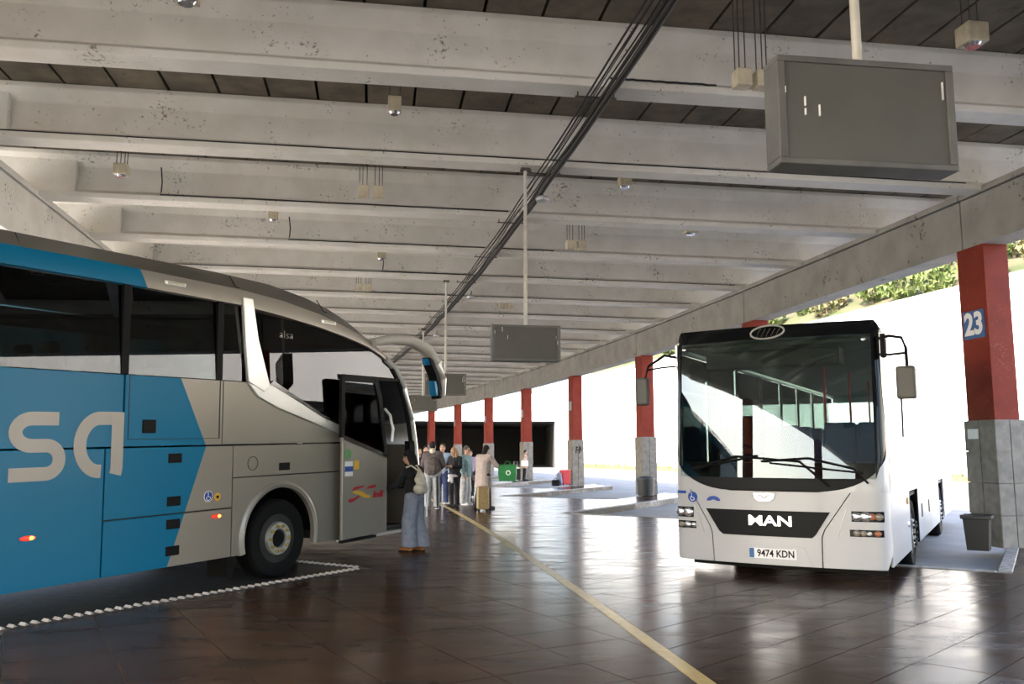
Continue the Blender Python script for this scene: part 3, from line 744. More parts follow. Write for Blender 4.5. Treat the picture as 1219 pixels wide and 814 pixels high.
LA = [(-2.44, 2.06), (-2.62, 2.06)] + arcpts(-2.66, 1.78, .23, .28, 95, 262, 18) + [(-2.64, 1.50)]
stroke(LA, .14).build('lettering', M['letter'], coach, label='silver bowl of the letter a')
stroke([(-2.455, 2.128), (-2.455, 1.52), (-2.47, 1.46)], .145, -.0055).build('lettering', M['letter'], coach, label='silver stem of the letter a')
# glass band and dark pillars
GB = M['glass_dark']
def pane(x0, x1, z0=2.55, z1=3.55, y=.012): return plate('window_pane', rect(x0, x1, z0, z1), y, y + .006, GB)
pane(XR + .06, -6.15); pane(-6.05, -2.43); pane(-2.335, -1.10); pane(-1.03, -.70)
for x in (-6.10, -2.385, -1.065): plate('window_pillar', rect(x - .045, x + .045, 2.55, 3.55), .006, .06, M['black'])
plate('window_pane', [(-.50, 3.46), (-.22, 2.56), (.77, 2.13), (1.20, 2.0), (1.20, 2.72), (2.50, 2.72), (2.30, 2.99), (1.83, 3.19), (1.2, 3.31), (.7, 3.40)], .012, .018, GB)
plate('window_pillar', [(1.12, 2.05), (1.20, 2.02), (1.20, 2.74), (1.12, 2.74)], .02, .06, M['black'])
plate('door_header', rect(1.20, 2.60, 2.70, 2.745), .0, .06, M['black'])
# bright chrome pillar and sweep below the front window
plate('window_trim', [(-.74, 3.62), (-.58, 3.62), (-.47, 3.1), (-.25, 2.50), (-.36, 2.42), (-.62, 2.54), (-.68, 3.0)], -.035, .03, M['satin'], bev=.012)
plate('window_trim', [(-.63, 2.53), (-.36, 2.47), (-.2, 2.55), (.35, 2.30), (.78, 2.115), (1.20, 1.99), (1.20, 1.86), (.75, 1.98), (.3, 2.11), (-.1, 2.22), (-.45, 2.36)], -.03, .03, M['satin'], bev=.012)
plate('trim_line', [(-.2, 2.58), (.78, 2.14), (1.2, 2.01), (1.2, 1.975), (.78, 2.1), (-.25, 2.53)], -.034, .0, M['chrome'])
# roof: cantrail + dome, lofted along x
st_ = [(XR, 3.55, 3.74, 4.0), (-6, 3.55, 3.74, 4.0), (-2.6, 3.55, 3.75, 4.0), (-.75, 3.52, 3.72, 4.0), (0, 3.46, 3.67, 3.98), (.7, 3.385, 3.575, 3.89), (1.2, 3.31, 3.47, 3.78), (1.6, 3.235, 3.37, 3.65), (1.83, 3.185, 3.30, 3.55), (2.1, 3.09, 3.17, 3.42), (2.3, 2.99, 3.06, 3.30)]
def roofring(x, zl, zs, zt): return [(x, .0, zl), (x, .0, zl + (zs - zl) * .5), (x, .015, zs), (x, .10, zs + .02), (x, .28, zt - .06), (x, .5, zt), (x, 1.275, zt + .04), (x, 2.05, zt), (x, 2.27, zt - .06), (x, 2.45, zs + .02), (x, 2.535, zs), (x, 2.55, zl + (zs - zl) * .5), (x, 2.55, zl), (x, 2.4, zl - .02), (x, 1.275, zl + .02), (x, .15, zl - .02)]
b = MB(); rr = [roofring(*s_) for s_ in st_]; n_ = 16
for i, r_ in enumerate(rr): b.v += r_
for i in range(len(rr) - 1):
    for j in range(n_):
        k = (j + 1) % n_; b.f.append((i * n_ + j, i * n_ + k, (i + 1) * n_ + k, (i + 1) * n_ + j)); b.m.append(1 if 3 <= j <= 8 else 0)
b.f += [tuple(range(n_)), tuple((len(rr) - 1) * n_ + j for j in range(n_))]; b.m += [0, 0]
b.build('roof', [P, M['roofgrey']], coach, smooth=True)
for x, z in ((-3.53, 0), (-.73, 0), (.92, -.12)):
    b = MB(); b.tube([(x - .05, .015, 3.735 + z), (x - .02, .10, 3.757 + z), (x + .02, .28, 3.935 + z * .9)], .007, 5); b.build('roof_seam', M['gap'], coach)
for x, z in ((-1.77, 3.64), (.89, 3.47), (-5.4, 3.64)):
    c = empty('clearance_lamp', (x, -.005, z)); c.parent = coach
    MB().bb(-.15, .15, -.012, .01, -.028, .028).build('base', M['satin'], c, bev=.012); MB().bb(-.11, .12, -.02, -.01, -.012, .016).build('lens', M['cream'], c, bev=.006)
# A pillar, windscreen, front cap
AP = [(3.10, .40), (3.10, 1.2), (3.03, 1.70), (2.94, 2.09), (2.74, 2.6), (2.50, 2.90), (2.25, 3.03)]
MB().tube([(x, .02, z) for x, z in AP], [.045] * 5 + [.05, .05], 8).build('front_pillar', M['satin'], coach, smooth=True)
MB().tube([(x, 2.53, z) for x, z in AP], .045, 8).build('front_pillar', M['satin'], coach, smooth=True)
MB().tube([(x - .09, .03, z) for x, z in AP[2:6]], .035, 8).build('pillar_seal', M['black'], coach, smooth=True)
b = MB(); rr = []
for x, z in AP[2:]:
    rr.append([(x + .30 * (1 - ((y - 1.275) / 1.275) ** 2) * (1 if z < 2.5 else .8), y, z) for y in [.02 + 2.51 * k / 12 for k in range(13)]])
rr.append([(2.28 + .22 * (1 - ((y - 1.275) / 1.275) ** 2), y, 3.06 + .24 * (1 - ((y - 1.275) / 1.275) ** 4)) for y in [.02 + 2.51 * k / 12 for k in range(13)]])
b.rings(rr, cap=False, close=False); b.build('windscreen', M['glass_clear'], coach, smooth=True)
b = MB(); rr = []
for x, z in ((2.95, .36), (3.10, .45), (3.10, 1.2), (3.04, 1.70)):
    rr.append([(x + .30 * (1 - ((y - 1.275) / 1.275) ** 2), y, z) for y in [.0 + 2.55 * k / 12 for k in range(13)]] + [(2.86, 2.5, z), (2.86, 1.275, z), (2.86, .03, z)])
b.rings(rr); b.build('front_cap', M['silver'], coach, smooth=True)
# doorway trim
plate('sill', rect(1.22, 2.92, .33, .375), -.02, .1, M['satin'])
plate('door_jamb', rect(2.86, 3.0, .36, 1.75), .0, .1, M['black']); plate('door_jamb', rect(1.19, 1.25, .36, 2.74), .0, .15, M['black'])
# open door leaf, swung out and slid back along the side
leaf = empty('front_door', (0, -.17, 0)); leaf.parent = coach
x0, x1 = 1.03, 2.05
plate('door_panel', [(x0, .38), (x1, .40), (x1, 1.50), (x0, 1.80)], 0, .05, M['silver'], leaf, bev=.01)
plate('door_edge', [(x0, .34), (x1 - .25, .345), (x1 - .25, .38), (x0, .38)], .0, .06, M['black'], leaf)
plate('door_trim', [(x0, 1.80), (x1, 1.50), (x1, 1.555), (x0, 1.86)], -.012, .05, M['chrome'], leaf)
plate('door_frame', rect(x0 - .03, x0 + .04, 1.82, 2.68), 0, .05, M['black'], leaf); plate('door_frame', [(x1 - .05, 1.53), (x1 + .02, 1.50), (x1 - .12, 2.40), (x1 - .22, 2.68), (x1 - .32, 2.68), (x1 - .2, 2.35)], 0, .05, M['black'], leaf)
plate('door_frame', rect(x0, x1 - .22, 2.63, 2.69), 0, .05, M['black'], leaf)
plate('door_pane', [(x0 + .04, 1.84), (x1 - .04, 1.56), (x1 - .2, 2.35), (x1 - .3, 2.64), (x0 + .04, 2.64)], .02, .028, GB, leaf)
MB().tube([(x1 - .10, -.03, 2.25), (x1 - .02, -.07, 2.15), (x1 + .04, -.08, 1.95), (x1 + .05, -.05, 1.75)], .022, 8).build('grab_handle', M['satin'], leaf, smooth=True)
plate('door_sticker', [(1.14 + .075 * math.cos(t), 1.585 + .075 * math.sin(t)) for t in [k * PI / 10 for k in range(20)]], -.003, .01, M['greenp'], leaf, label='round green sticker')
s2 = plate('door_sticker', rect(1.08, 1.25, 1.27, 1.48), -.003, .01, M['whitep'], leaf, label='white sticker with a dark blue band'); plate('band', rect(1.08, 1.25, 1.335, 1.41), -.005, .0, M['bluep'], s2)
plate('door_sticker', rect(1.28, 1.39, 1.36, 1.49), -.003, .01, M['yellowp'], leaf, label='small yellow sticker')
lg = plate('door_logo', [(1.16, .90), (1.24, .895), (1.36, .94), (1.42, .975), (1.38, .985), (1.28, .95), (1.17, .945)], -.003, .01, M['redp'], leaf, label='red and yellow swoosh logo')
plate('swoosh', [(1.24, 1.075), (1.30, 1.11), (1.50, 1.12), (1.52, 1.105), (1.42, 1.085), (1.26, 1.06)], -.003, .01, M['redp'], lg)
plate('swoosh', [(1.54, 1.065), (1.64, 1.11), (1.78, 1.12), (1.78, 1.075), (1.64, 1.07)], -.003, .01, M['redp'], lg)
plate('swoosh', [(1.24, 1.035), (1.34, 1.055), (1.46, 1.04), (1.56, .985), (1.66, .965), (1.64, .93), (1.52, .94), (1.40, .99), (1.30, 1.015)], -.003, .01, M['yellowp'], lg)
CF = Matrix(((1, 0, 0, 0), (0, 0, -1, 0), (0, 1, 0, 0), (0, 0, 0, 1)))   # text facing local -Y
text_mesh('logo_text', 'renfe', .14, M['redp'], lg, Matrix.Translation((1.84, -.004, .965)) @ CF, .002, .006, .85, shear=.2) if False else text_mesh('logo_text', 'Inelli', .13, M['redp'], lg, Matrix.Translation((1.83, -.004, .975)) @ CF, .002, .006, .95, shear=.2)
text_mesh('window_lettering', 'alsa', .15, M['pole'], coach, Matrix.Translation((.06, .004, 3.21)) @ CF, .002, -.004, 1.25)
# mirror on a curved arm
MA = [(1.90, .02, 3.27), (2.3, -.03, 3.35), (2.75, -.08, 3.37), (3.12, -.11, 3.27), (3.38, -.13, 3.05), (3.53, -.14, 2.78), (3.56, -.14, 2.50)]
mir = empty('mirror'); mir.parent = coach
MB().tube(MA, [.10, .13, .14, .14, .13, .11, .06], 12, ry=[.06, .08, .09, .10, .11, .11, .08]).build('mirror_arm', M['mirror_white'], mir, smooth=True)
b = MB(); b.prism([(3.12, 3.12), (3.22, 3.08), (3.40, 2.84), (3.47, 2.62), (3.46, 2.45), (3.40, 2.44), (3.38, 2.62), (3.30, 2.82), (3.14, 3.02)], -.22, -.05, XZ); b.build('mirror_housing', M['black'], mir, bev=.01)
b = MB(); b.prism([(3.10, 3.10), (3.20, 3.02), (3.24, 2.96), (3.14, 3.0)], -.20, -.07, XZ); b.build('mirror_face', M['bluepl'], mir, bev=.005)
b = MB(); b.prism([(3.28, 2.74), (3.37, 2.72), (3.41, 2.50), (3.33, 2.49)], -.20, -.07, XZ); b.build('mirror_face', M['bluepl'], mir, bev=.005)
# far side, rear, inside
plate('far_side_panel', rect(XR, 2.9, .4, 2.54), 2.50, 2.55, P)
for k in range(7):
    xa = XR + .1 + k * 1.78; plate('far_window_pane', rect(xa + .06, min(xa + 1.72, 2.3), 2.55, 3.5), 2.52, 2.526, GB); plate('far_window_pillar', rect(xa - .06, xa + .06, 2.55, 3.55), 2.48, 2.54, M['black'])
b = MB(); b.bb(XR - .15, XR, .0, 2.55, .4, 3.9); b.build('rear_wall', M['silver'], coach, bev=.05)
seat = MB(); seat.bb(-.22, .22, -.22, .22, 1.5, 1.95); seat.bb(-.30, -.17, -.22, .22, 1.95, 2.72); seat.bb(-.30, -.20, -.14, .14, 2.72, 2.88); seat0 = seat.build('passenger_seat', M['seat'], link=False, bev=.05)
for k in range(9):
    for y in (.42, .9, 1.65, 2.13):
        o = inst(seat0, coach); o.location = (-.2 - k * .85, y, 0)
o = inst(seat0, coach); o.location = (1.9, 1.9, -.2)
b = MB(); b.bb(2.3, 2.9, .9, 2.5, 1.3, 1.72); b.build('dashboard', M['dash'], coach, bev=.08)
b = MB(); b.bb(-9.9, .2, .2, .55, 3.25, 3.45); b.bb(-9.9, .2, 2.0, 2.35, 3.25, 3.45); b.build('luggage_rack', M['dash'], coach, bev=.04)
b = MB(); b.prism(rect(.40, .92, 3.0, 3.035), .35, .37, XZ); b.build('red_display', M['redled'], coach); MB().tube([(.68, .4, 2.97), (.68, .4, 2.88)], .03, 8).build('ceiling_handset', M['whitep'], coach)
# wheels
def wheel_parts(name, R, W, rim, parent, loc, out=-1, hubcol=None):
    r = empty(name, loc); r.parent = parent
    Y = lambda a, c, h: (a, h * -out, c)
    MB().lathe([(R * .60, .03), (R * .70, .0), (R * .93, .0), (R * .99, .03), (R, .06), (R, W - .05), (R * .95, W), (R * .6, W)], 40, Y).build('tyre', M['tyre'], r, smooth=True)
    MB().lathe([(R * .61, .02), (R * .58, .025), (R * .56, .09), (R * .5, .13), (R * .42, .14), (.02, .14)], 32, Y).build('rim', M['darkmetal'], r, smooth=True)
    MB().lathe([(R * .50, .12), (R * .42, .02), (R * .40, -.02), (R * .24, -.02), (R * .22, .03), (.02, .03)], 32, Y).build('hub', rim, r, smooth=True)
    hb = r.children[2]
    nm = MB(); nm.lathe([(.022, .0), (.022, -.03), (.012, -.035), (.002, -.035)], 6, Y); nut = nm.build('wheel_nut', M['goldkerb'] if hubcol is None else hubcol, link=False)
    for k in range(10):
        o = inst(nut, hb); a = 2 * PI * k / 10; o.location = (R * .32 * math.cos(a), .02 * out, R * .32 * math.sin(a))
    MB().lathe([(R * .2, .03), (R * .19, -.01), (R * .12, -.012), (.002, -.012)], 24, Y).build('hub_cap', M['black'], r, smooth=True)
    return r
wheel_parts('front_wheel', .515, .30, M['steel'], coach, (0, .03, .515))
for y in (2.2,): wheel_parts('front_wheel', .515, .30, M['steel'], coach, (0, 2.52, .515), 1)
wheel_parts('rear_wheel', .515, .30, M['steel'], coach, (-6.6, .06, .515)); wheel_parts('rear_wheel', .515, .30, M['steel'], coach, (-6.6, 2.49, .515), 1)
plate('mud_flap', [(-.80, .12), (-.72, .12), (-.66, .42), (-.80, .42)], .08, .45, M['black'])
# ------------------------------------------------------------------ the white city bus (local: x to the viewer's right along the front, y back along the bus, z up; road at z=0)
BZ = -.15
bus = empty('city_bus', (4.32, 9.98, BZ), (0, 0, math.radians(-30)), 'white city bus facing the camera in the right hand bay', 'bus')
BW, BL, BH = 2.56, 12.0, 3.24
def fy(x):
    t = (x + BW / 2) / (BW / 2); y = -.13 * (1 - t * t)
    e = max(abs(t) - .90, 0) / .10
    return y + .16 * (1 - math.sqrt(max(1 - e * e, 0)))
def rake(z): return .085 * max(z - 1.2, 0) + .05 * max(z - 2.95, 0) ** 2 * 8
def surf(x, z, off=0): return Vector((x, fy(x) + rake(z) - off, z))
def patch(name, xl, xr, z0, z1, m, off=0.0, th=.02, nx=24, nz=10, parent=None, label=None):
    b = MB(); fr = []
    for i in range(nz + 1):
        z = z0 + (z1 - z0) * i / nz; a, c = (xl(z) if callable(xl) else xl), (xr(z) if callable(xr) else xr)
        if c < a: c = a + 1e-3
        fr.append([surf(a + (c - a) * j / nx, z, off) for j in range(nx + 1)] + [surf(c + (a - c) * j / nx, z, off - th) for j in range(nx + 1)])
    b.rings(fr); return b.build(name, m, parent or bus, smooth=True, label=label)
def lin(*p):
    p = sorted(p)
    def f(z):
        if z <= p[0][0]: return p[0][1]
        for (a, va), (c, vc) in zip(p, p[1:]):
            if z <= c: return va + (vc - va) * (z - a) / (c - a)
        return p[-1][1]
    return f
zz = lambda z: z - BZ                            # platform heights to bus heights
XL = -BW + .0; 
def ell(zlo, zhi, w): return lambda z: w * (1 - math.sqrt(max(1 - (max(zhi - z, 0) / (zhi - zlo)) ** 2, 0)))
# windscreen: opaque black border, clear glass, curved lower corners
zb = zz(1.03); low = ell(zb - .005, zz(1.52), .75); top = lambda z: .16 * (1 - math.sqrt(max(1 - (max(z - 3.02, 0) / .24) ** 2, 0)))
wl = lambda z: XL + .012 + low(z) + top(z); wr = lambda z: -.012 - low(z) - top(z)
gl0, gl1 = zz(1.18), zz(2.90)
patch('windscreen_border', wl, wr, zb, gl0, M['frit'], .004, .02, 30, 8)
patch('windscreen_border', wl, wr, gl1, BH - .02, M['gloss_black'], .004, .02, 30, 10)
patch('windscreen_border', wl, lambda z: XL + .10, gl0, gl1, M['gloss_black'], .004, .02, 4, 12); patch('windscreen_border', lambda z: -.12, wr, gl0, gl1, M['gloss_black'], .004, .02, 4, 12)
patch('windscreen', XL + .10, -.12, gl0, gl1, M['glass_clear'], .002, .006, 30, 12)
# bumper and front panels
sl = lin((zz(.16), -2.03), (zz(.54), -2.05), (zz(1.04), -2.34)); sr = lin((zz(.16), -.735), (zz(.54), -.73), (zz(1.04), -.385))
cen0 = zz(.15); gp = .007
patch('front_panel', lambda z: sl(z) + gp, lambda z: sr(z) - gp, cen0, zb - .012, M['white'], 0, .03, 24, 10)
lc = lambda z: max(XL, wl(z) if z > zb else XL)
patch('corner_panel', lambda z: XL + .05 * max(0, (zz(.30) - z) / .15), lambda z: sl(z) - gp, cen0, zb - .012, M['white'], 0, .03, 16, 10); patch('corner_panel', lambda z: sr(z) + gp, lambda z: 0 - .05 * max(0, (zz(.30) - z) / .15), cen0, zb - .012, M['white'], 0, .03, 16, 10)
patch('corner_panel', XL, lambda z: wl(z) - .008, zb - .012, zz(1.52), M['white'], 0, .03, 12, 12); patch('corner_panel', lambda z: wr(z) + .008, 0, zb - .012, zz(1.52), M['white'], 0, .03, 12, 12)
patch('front_skirt', XL + .1, -.1, cen0 - .10, cen0, M['black'], -.45, .02, 12, 2)
# grille with letters, badge, plate
gr = patch('grille', lin((zz(.485), -1.90), (zz(.52), -1.95), (zz(.79), -2.12)), lin((zz(.485), -.84), (zz(.52), -.80), (zz(.79), -.63)), zz(.485), zz(.79), M['frit'], .012, .02, 20, 8, label='black grille panel')
BF = Matrix(((1, 0, 0, 0), (0, 0, -1, 0), (0, 1, 0, 0), (0, 0, 0, 1)))
text_mesh('maker_letters', 'MAN', .165, M['chrome'], gr, Matrix.Translation((-1.315, fy(-1.39) - .022, zz(.665))) @ BF, .010, .004, 1.45, label='chrome letters')
b = MB(); b.prism([(-1.52, zz(1.005)), (-1.24, zz(1.005)), (-1.26, zz(.93)), (-1.31, zz(.895)), (-1.45, zz(.895)), (-1.50, zz(.93))], fy(-1.38) - .02, fy(-1.38) + .02, XZ); b.build('badge', M['chrome'], bus, bev=.008)
b = MB(); b.tube([surf(-1.45 + .14 * k / 8, zz(.955) + .018 * math.sin(k * 1.1), .024) for k in range(9)], .009, 6); b.build('badge_relief', M['satin'], bus)
b = MB(); rg = [surf(-1.31 + .205 * math.cos(t) + .03 * math.sin(t), zz(2.985) + .085 * math.sin(t), .012) for t in [k * 2 * PI / 36 for k in range(37)]]; b.tube(rg, .012, 6); em = b.build('emblem_ring', M['satin'], bus, smooth=True, label='oval ring emblem with claw-like strokes')
b = MB()
for k in range(5):
    x = -1.44 + k * .06; b.tube([surf(x, zz(2.93), .012), surf(x + .02, zz(2.98), .014), surf(x + .05, zz(3.03), .012)], .006, 5)
b.build('emblem_strokes', M['rod'], em, kind='stuff')
patch('plate_recess', lin((zz(.16), -1.72), (zz(.37), -1.62)), lin((zz(.16), -.84), (zz(.37), -.94)), zz(.165), zz(.375), M['white'], .012, .01, 8, 2)
yp = fy(-1.38) - .030
pb = MB().bb(-1.575, -1.015, yp, yp + .01, zz(.225), zz(.345)).build('number_plate', M['whitep'], bus, label='white number plate'); MB().bb(-1.573, -1.515, yp - .002, yp + .002, zz(.228), zz(.342)).build('blue_strip', M['numblue'], pb)
text_mesh('plate_text', '9474 KDN', .115, M['black'], pb, Matrix.Translation((-1.26, yp - .003, zz(.283))) @ BF, .002, .002, .86)
# headlamps, two rows each side
def lampset(x0, x1, z0, z1, nm, spec):
    hl = patch(nm, x0, x1, zz(z0), zz(z1), M['gloss_black'], .006, .02, 8, 3)
    for x, r, m in spec:
        p = surf(x, zz((z0 + z1) / 2), .012); b = MB(); b.ball(p, (r * 1.25, .022, r), 16, 8); b.build('lens', m, hl, smooth=True)
LL = M['lamplens']; AM = mat('amber_lens', (.35, .12, .06), .2); GL = mat('smoked_lens', (.22, .19, .15), .15)
lampset(-2.535, -2.29, .67, .80, 'headlamp', [(-2.47, .05, LL), (-2.36, .055, LL)]); lampset(-2.535, -2.26, .535, .625, 'fog_lamp', [(-2.46, .035, GL), (-2.37, .04, LL), (-2.29, .03, LL)])
lampset(-.40, -.055, .69, .81, 'headlamp', [(-.345, .05, LL), (-.25, .055, LL), (-.185, .04, AM), (-.11, .04, GL)]); lampset(-.425, -.065, .52, .60, 'fog_lamp', [(-.35, .035, GL), (-.28, .035, GL), (-.215, .022, M['whitep']), (-.13, .034, AM)])
for xs in ((-2.28, -2.15, 1), (-.45, -.56, 1)):
    b = MB(); b.tube([surf(xs[0], zz(.83), .004), surf(xs[0] + (xs[1] - xs[0]) * .5, zz(.66), .004), surf(xs[1], zz(.50), .004)], .006, 5); b.build('panel_crease', M['satin'], bus)
# stickers on the front
def sdisc(name, x, z, r, m, off, parent=None):
    b = MB(); n_ = 24; c = [surf(x + r * math.cos(k * 2 * PI / n_), zz(z) + r * math.sin(k * 2 * PI / n_), off) for k in range(n_)]; b.rings([[p + Vector((0, .004, 0)) for p in c], c]); return b.build(name, m, parent or bus)
s_ = sdisc('wheelchair_sticker', -2.30, .925, .065, M['bluep'], .004)
b = MB(); q = lambda x, z: surf(-2.30 + x, zz(.925 + z), .008)
b.tube([q(-.012, .028), q(-.010, -.004), q(.016, -.006), q(.026, -.036)], .006, 5); b.ball(q(-.014, .042), .009, 8, 6); b.tube([q(-.002 + .028 * math.cos(t), -.016 + .028 * math.sin(t)) for t in [2.0 + k * .55 for k in range(8)]], .005, 5); b.build('symbol', M['whitep'], s_)
patch('blue_lettering', -2.53, -2.39, zz(.965), zz(1.0), M['bluep'], .004, .004, 4, 1)
b = MB(); ao = [(.09 * math.cos(t), .06 * math.sin(t)) for t in [PI * k / 10 for k in range(11)]] + [(.035 * math.cos(t), .015 * math.sin(t)) for t in [PI - PI * k / 6 for k in range(7)]]
b.rings([[surf(-2.02 + x, zz(.885 + z), .0) for x, z in ao], [surf(-2.02 + x, zz(.885 + z), .005) for x, z in ao]]); b.build('blue_arch_logo', M['bluep'], bus)
# wipers
for nm, pts in (('wiper', [(-.62, zb + .06), (-.95, zz(1.38)), (-1.72, zz(1.44)), (-2.30, zz(1.28))]), ('wiper', [(-.20, zb + .10), (-.35, zz(1.30)), (-.85, zz(1.42)), (-1.40, zz(1.38))])):
    MB().tube([surf(x, z, .035) for x, z in pts], .014, 6).build(nm, M['black'], bus)
for x0_, x1_, z0_, z1_ in ((-2.30, -1.45, 1.27, 1.45), (-1.3, -.25, 1.36, 1.25)):
    MB().tube([surf(x0_ + (x1_ - x0_) * k / 6, zz(z0_ + (z1_ - z0_) * k / 6), .022) for k in range(7)], .011, 5).build('wiper_blade', M['black'], bus)
# body sides, roof
yB = .16
zw0, zw1 = zz(1.25), zz(2.80)
for x0_, x1_, nmx in ((-.03, 0, 'near'), (XL, XL + .03, 'far')):
    def sp(nm, y0, y1, z0, z1, m=None, bev=.006): return MB().bb(x0_, x1_, y0, y1, z0, z1).build(nm, m or M['white'], bus, bev=bev)
    sp('side_panel', yB, 2.28, zz(.17), zw0); sp('side_panel', 3.52, 5.6, zz(.17), zw0); sp('side_panel', 5.62, 7.7, zz(.17), zw0); sp('side_panel', 9.1, BL, zz(.17), zw0)
    sp('side_panel', 2.29, 3.51, zz(.95), zw0); sp('side_panel', 7.71, 9.09, zz(.95), zw0)
    sp('cantrail', yB + .12, BL, zw1, 3.08)
    sp('wheel_arch', 2.29, 2.36, zz(.17), zz(.95), M['black']); sp('wheel_arch', 3.44, 3.51, zz(.17), zz(.95), M['black'])
    ys = [yB + .15, 1.55, 3.1, 4.65, 6.2, 7.75, 9.3, 10.85, BL - .05]
    for a_, c_ in zip(ys, ys[1:]):
        sp('window_pillar', a_ - .04, a_ + .04, zw0, zw1, M['black']); MB().bb(x0_ + .031 if nmx == 'near' else x0_ - .005, x0_ + .035 if nmx == 'near' else x0_ - .001, a_ - .03, c_ - .04, zw0, zw1).build('side_window', M['sideglass'], bus)
    sp('front_corner_post', yB, yB + .12, zz(1.03), 3.06, M['satin'])
b = MB(); rr = []
for y, dz in ((.22, -.05), (.40, 0), (BL, 0)):
    rr.append([(XL, y, 3.06), (XL + .02, y, 3.14 + dz), (XL + .12, y, 3.20 + dz), (XL + .4, y, BH + dz), (-.4, y, BH + dz), (-.12, y, 3.20 + dz), (-.02, y, 3.14 + dz), (0, y, 3.06)])
b.rings(rr); b.build('roof', M['white'], bus, smooth=True)
MB().bb(XL, 0, BL - .06, BL, zz(.2), zz(1.3)).build('rear_panel', M['white'], bus); MB().bb(XL, 0, BL - .06, BL, zz(2.7), 3.08).build('rear_panel', M['white'], bus); MB().bb(XL + .1, -.1, BL - .05, BL - .04, zz(1.3), zz(2.7)).build('rear_window', M['glass_clear'], bus)
MB().bb(XL + .05, -.05, .5, BL - .1, .38, .46).build('chassis', M['darkmetal'], bus)
MB().bb(XL + .04, -.04, .35, BL - .1, 1.02, 1.07).build('bus_floor', M['dash'], bus)
MB().bb(XL + .05, -.05, .4, BL - .1, 3.0, 3.05).build('inner_ceiling', M['inner'], bus)
for x in (XL + .16, XL + .16): pass
for sx in (0, 1):
    o_ = MB().tube([(-.03 if sx else XL + .03, y, 3.0) for y in (.5, BL - .3)], .05, 8).build('grab_rail', M['satin'], bus)
patch('dashboard', XL + .12, -.14, 1.1, zz(1.36), M['frit'], -.12, .5, 16, 2)
# driver's place, seats and reflexes inside
dr = empty('driver_seat', (-1.95, 1.25, 0)); dr.parent = bus
MB().bb(-.24, .24, -.25, .25, 1.45, 1.6).build('seat_cushion', M['seat'], dr, bev=.04); MB().bb(-.24, .24, .2, .32, 1.6, 2.15).build('seat_back', M['seat'], dr, bev=.05); MB().bb(-.04, .04, .12, .20, 1.55, 2.12).build('seat_belt', M['red'], dr, bev=.01)
sw = empty('steering_wheel', (-1.95, .72, 1.60)); sw.parent = bus; sw.rotation_euler = (math.radians(40), 0, 0)
MB().tube([(.23 * math.cos(k * PI / 12), .23 * math.sin(k * PI / 12), 0) for k in range(25)], .016, 6).build('wheel_rim', M['black'], sw); MB().tube([(0, 0, 0), (0, 0, -.45)], .03, 8).build('column', M['black'], sw); MB().bb(-.22, .22, -.02, .02, -.01, .01).build('spoke', M['black'], sw)
MB().bb(-1.62, -1.58, 1.0, 1.7, 1.07, 2.0).build('cab_partition', M['inner'], bus)
ps = MB(); ps.bb(-.21, .21, -.2, .2, 1.40, 1.52); ps.bb(-.21, .21, .17, .26, 1.52, 2.05); ps0 = ps.build('passenger_seat', mat('blue_seat', (.05, .09, .20), .8), link=False, bev=.03)
for k in range(9):
    for x in (-.35, -.80, -1.78, -2.22):
        if k == 0 and x < -1.5: continue
        o = inst(ps0, bus); o.location = (x, 1.7 + k * 1.0, 0)
for y in (2.3, 4.6, 6.9):
    MB().tube([(-1.05, y, 1.07), (-1.05, y, 3.0)], .018, 8).build('handrail', M['redp'], bus, smooth=True)
MB().bb(-2.2, -.5, .34, .62, 2.72, 2.95).build('destination_box', M['dash'], bus, bev=.03)
# wheels
wheel_parts('front_wheel', .49, .28, M['steel'], bus, (0, 0, 0), -1, M['darkmetal'])
fw = [c for c in bus.children if c.name.startswith('front_wheel')][0]; fw.location = (-.04, 2.9, .49); fw.rotation_euler = (0, 0, PI / 2)
for x, y, r_ in ((XL + .04, 2.9, -PI / 2), (-.04, 8.4, PI / 2), (XL + .04, 8.4, -PI / 2)):
    w_ = copy_tree(fw, bus); w_.location = (x, y, .49); w_.rotation_euler = (0, 0, r_)
# side lamps
MB().bb(-.002, .012, 1.95, 2.05, zz(.80), zz(.88)).build('side_reflector', M['yellowp'], bus); MB().ball((.0, 2.0, zz(.53)), (.02, .06, .04), 10, 6).build('side_lamp', LL, bus, smooth=True)
MB().bb(-.002, .008, 4.0, 4.15, zz(.5), zz(.7)).build('hatch_latch', M['rod'], bus); MB().bb(-.002, .008, 5.3, 5.45, zz(.5), zz(.7)).build('hatch_latch', M['rod'], bus)
# mirrors
mr = empty('mirror'); mr.parent = bus
MB().tube([(-.02, .12, zz(2.83)), (.10, .0, zz(2.84)), (.24, -.08, zz(2.80)), (.28, -.10, zz(2.68)), (.285, -.10, zz(2.40))], .018, 8).build('mirror_arm', M['black'], mr, smooth=True)
MB().tube([(-.02, .12, zz(2.64)), (.08, .02, zz(2.62)), (.27, -.09, zz(2.62))], .014, 8).build('mirror_arm', M['black'], mr, smooth=True)
MB().bb(-.01, .05, .05, .18, zz(2.60), zz(2.88)).build('mirror_bracket', M['black'], mr, bev=.01)
MB().bb(.16, .37, -.14, -.06, zz(2.09), zz(2.47)).build('mirror_housing', M['signgrey'], mr, bev=.03)
MB().tube([(.205, -.10, zz(2.10)), (.20, -.10, zz(1.66))], .010, 6).build('mirror_rod', M['black'], mr)
mr = empty('mirror'); mr.parent = bus
MB().tube([(XL + .02, .12, zz(2.74)), (XL - .10, .02, zz(2.76)), (XL - .30, -.06, zz(2.62)), (XL - .35, -.08, zz(2.40))], .018, 8).build('mirror_arm', M['black'], mr, smooth=True)
MB().tube([(XL + .02, .12, zz(2.62)), (XL - .12, .0, zz(2.60)), (XL - .32, -.06, zz(2.57))], .013, 8).build('mirror_arm', M['black'], mr, smooth=True)
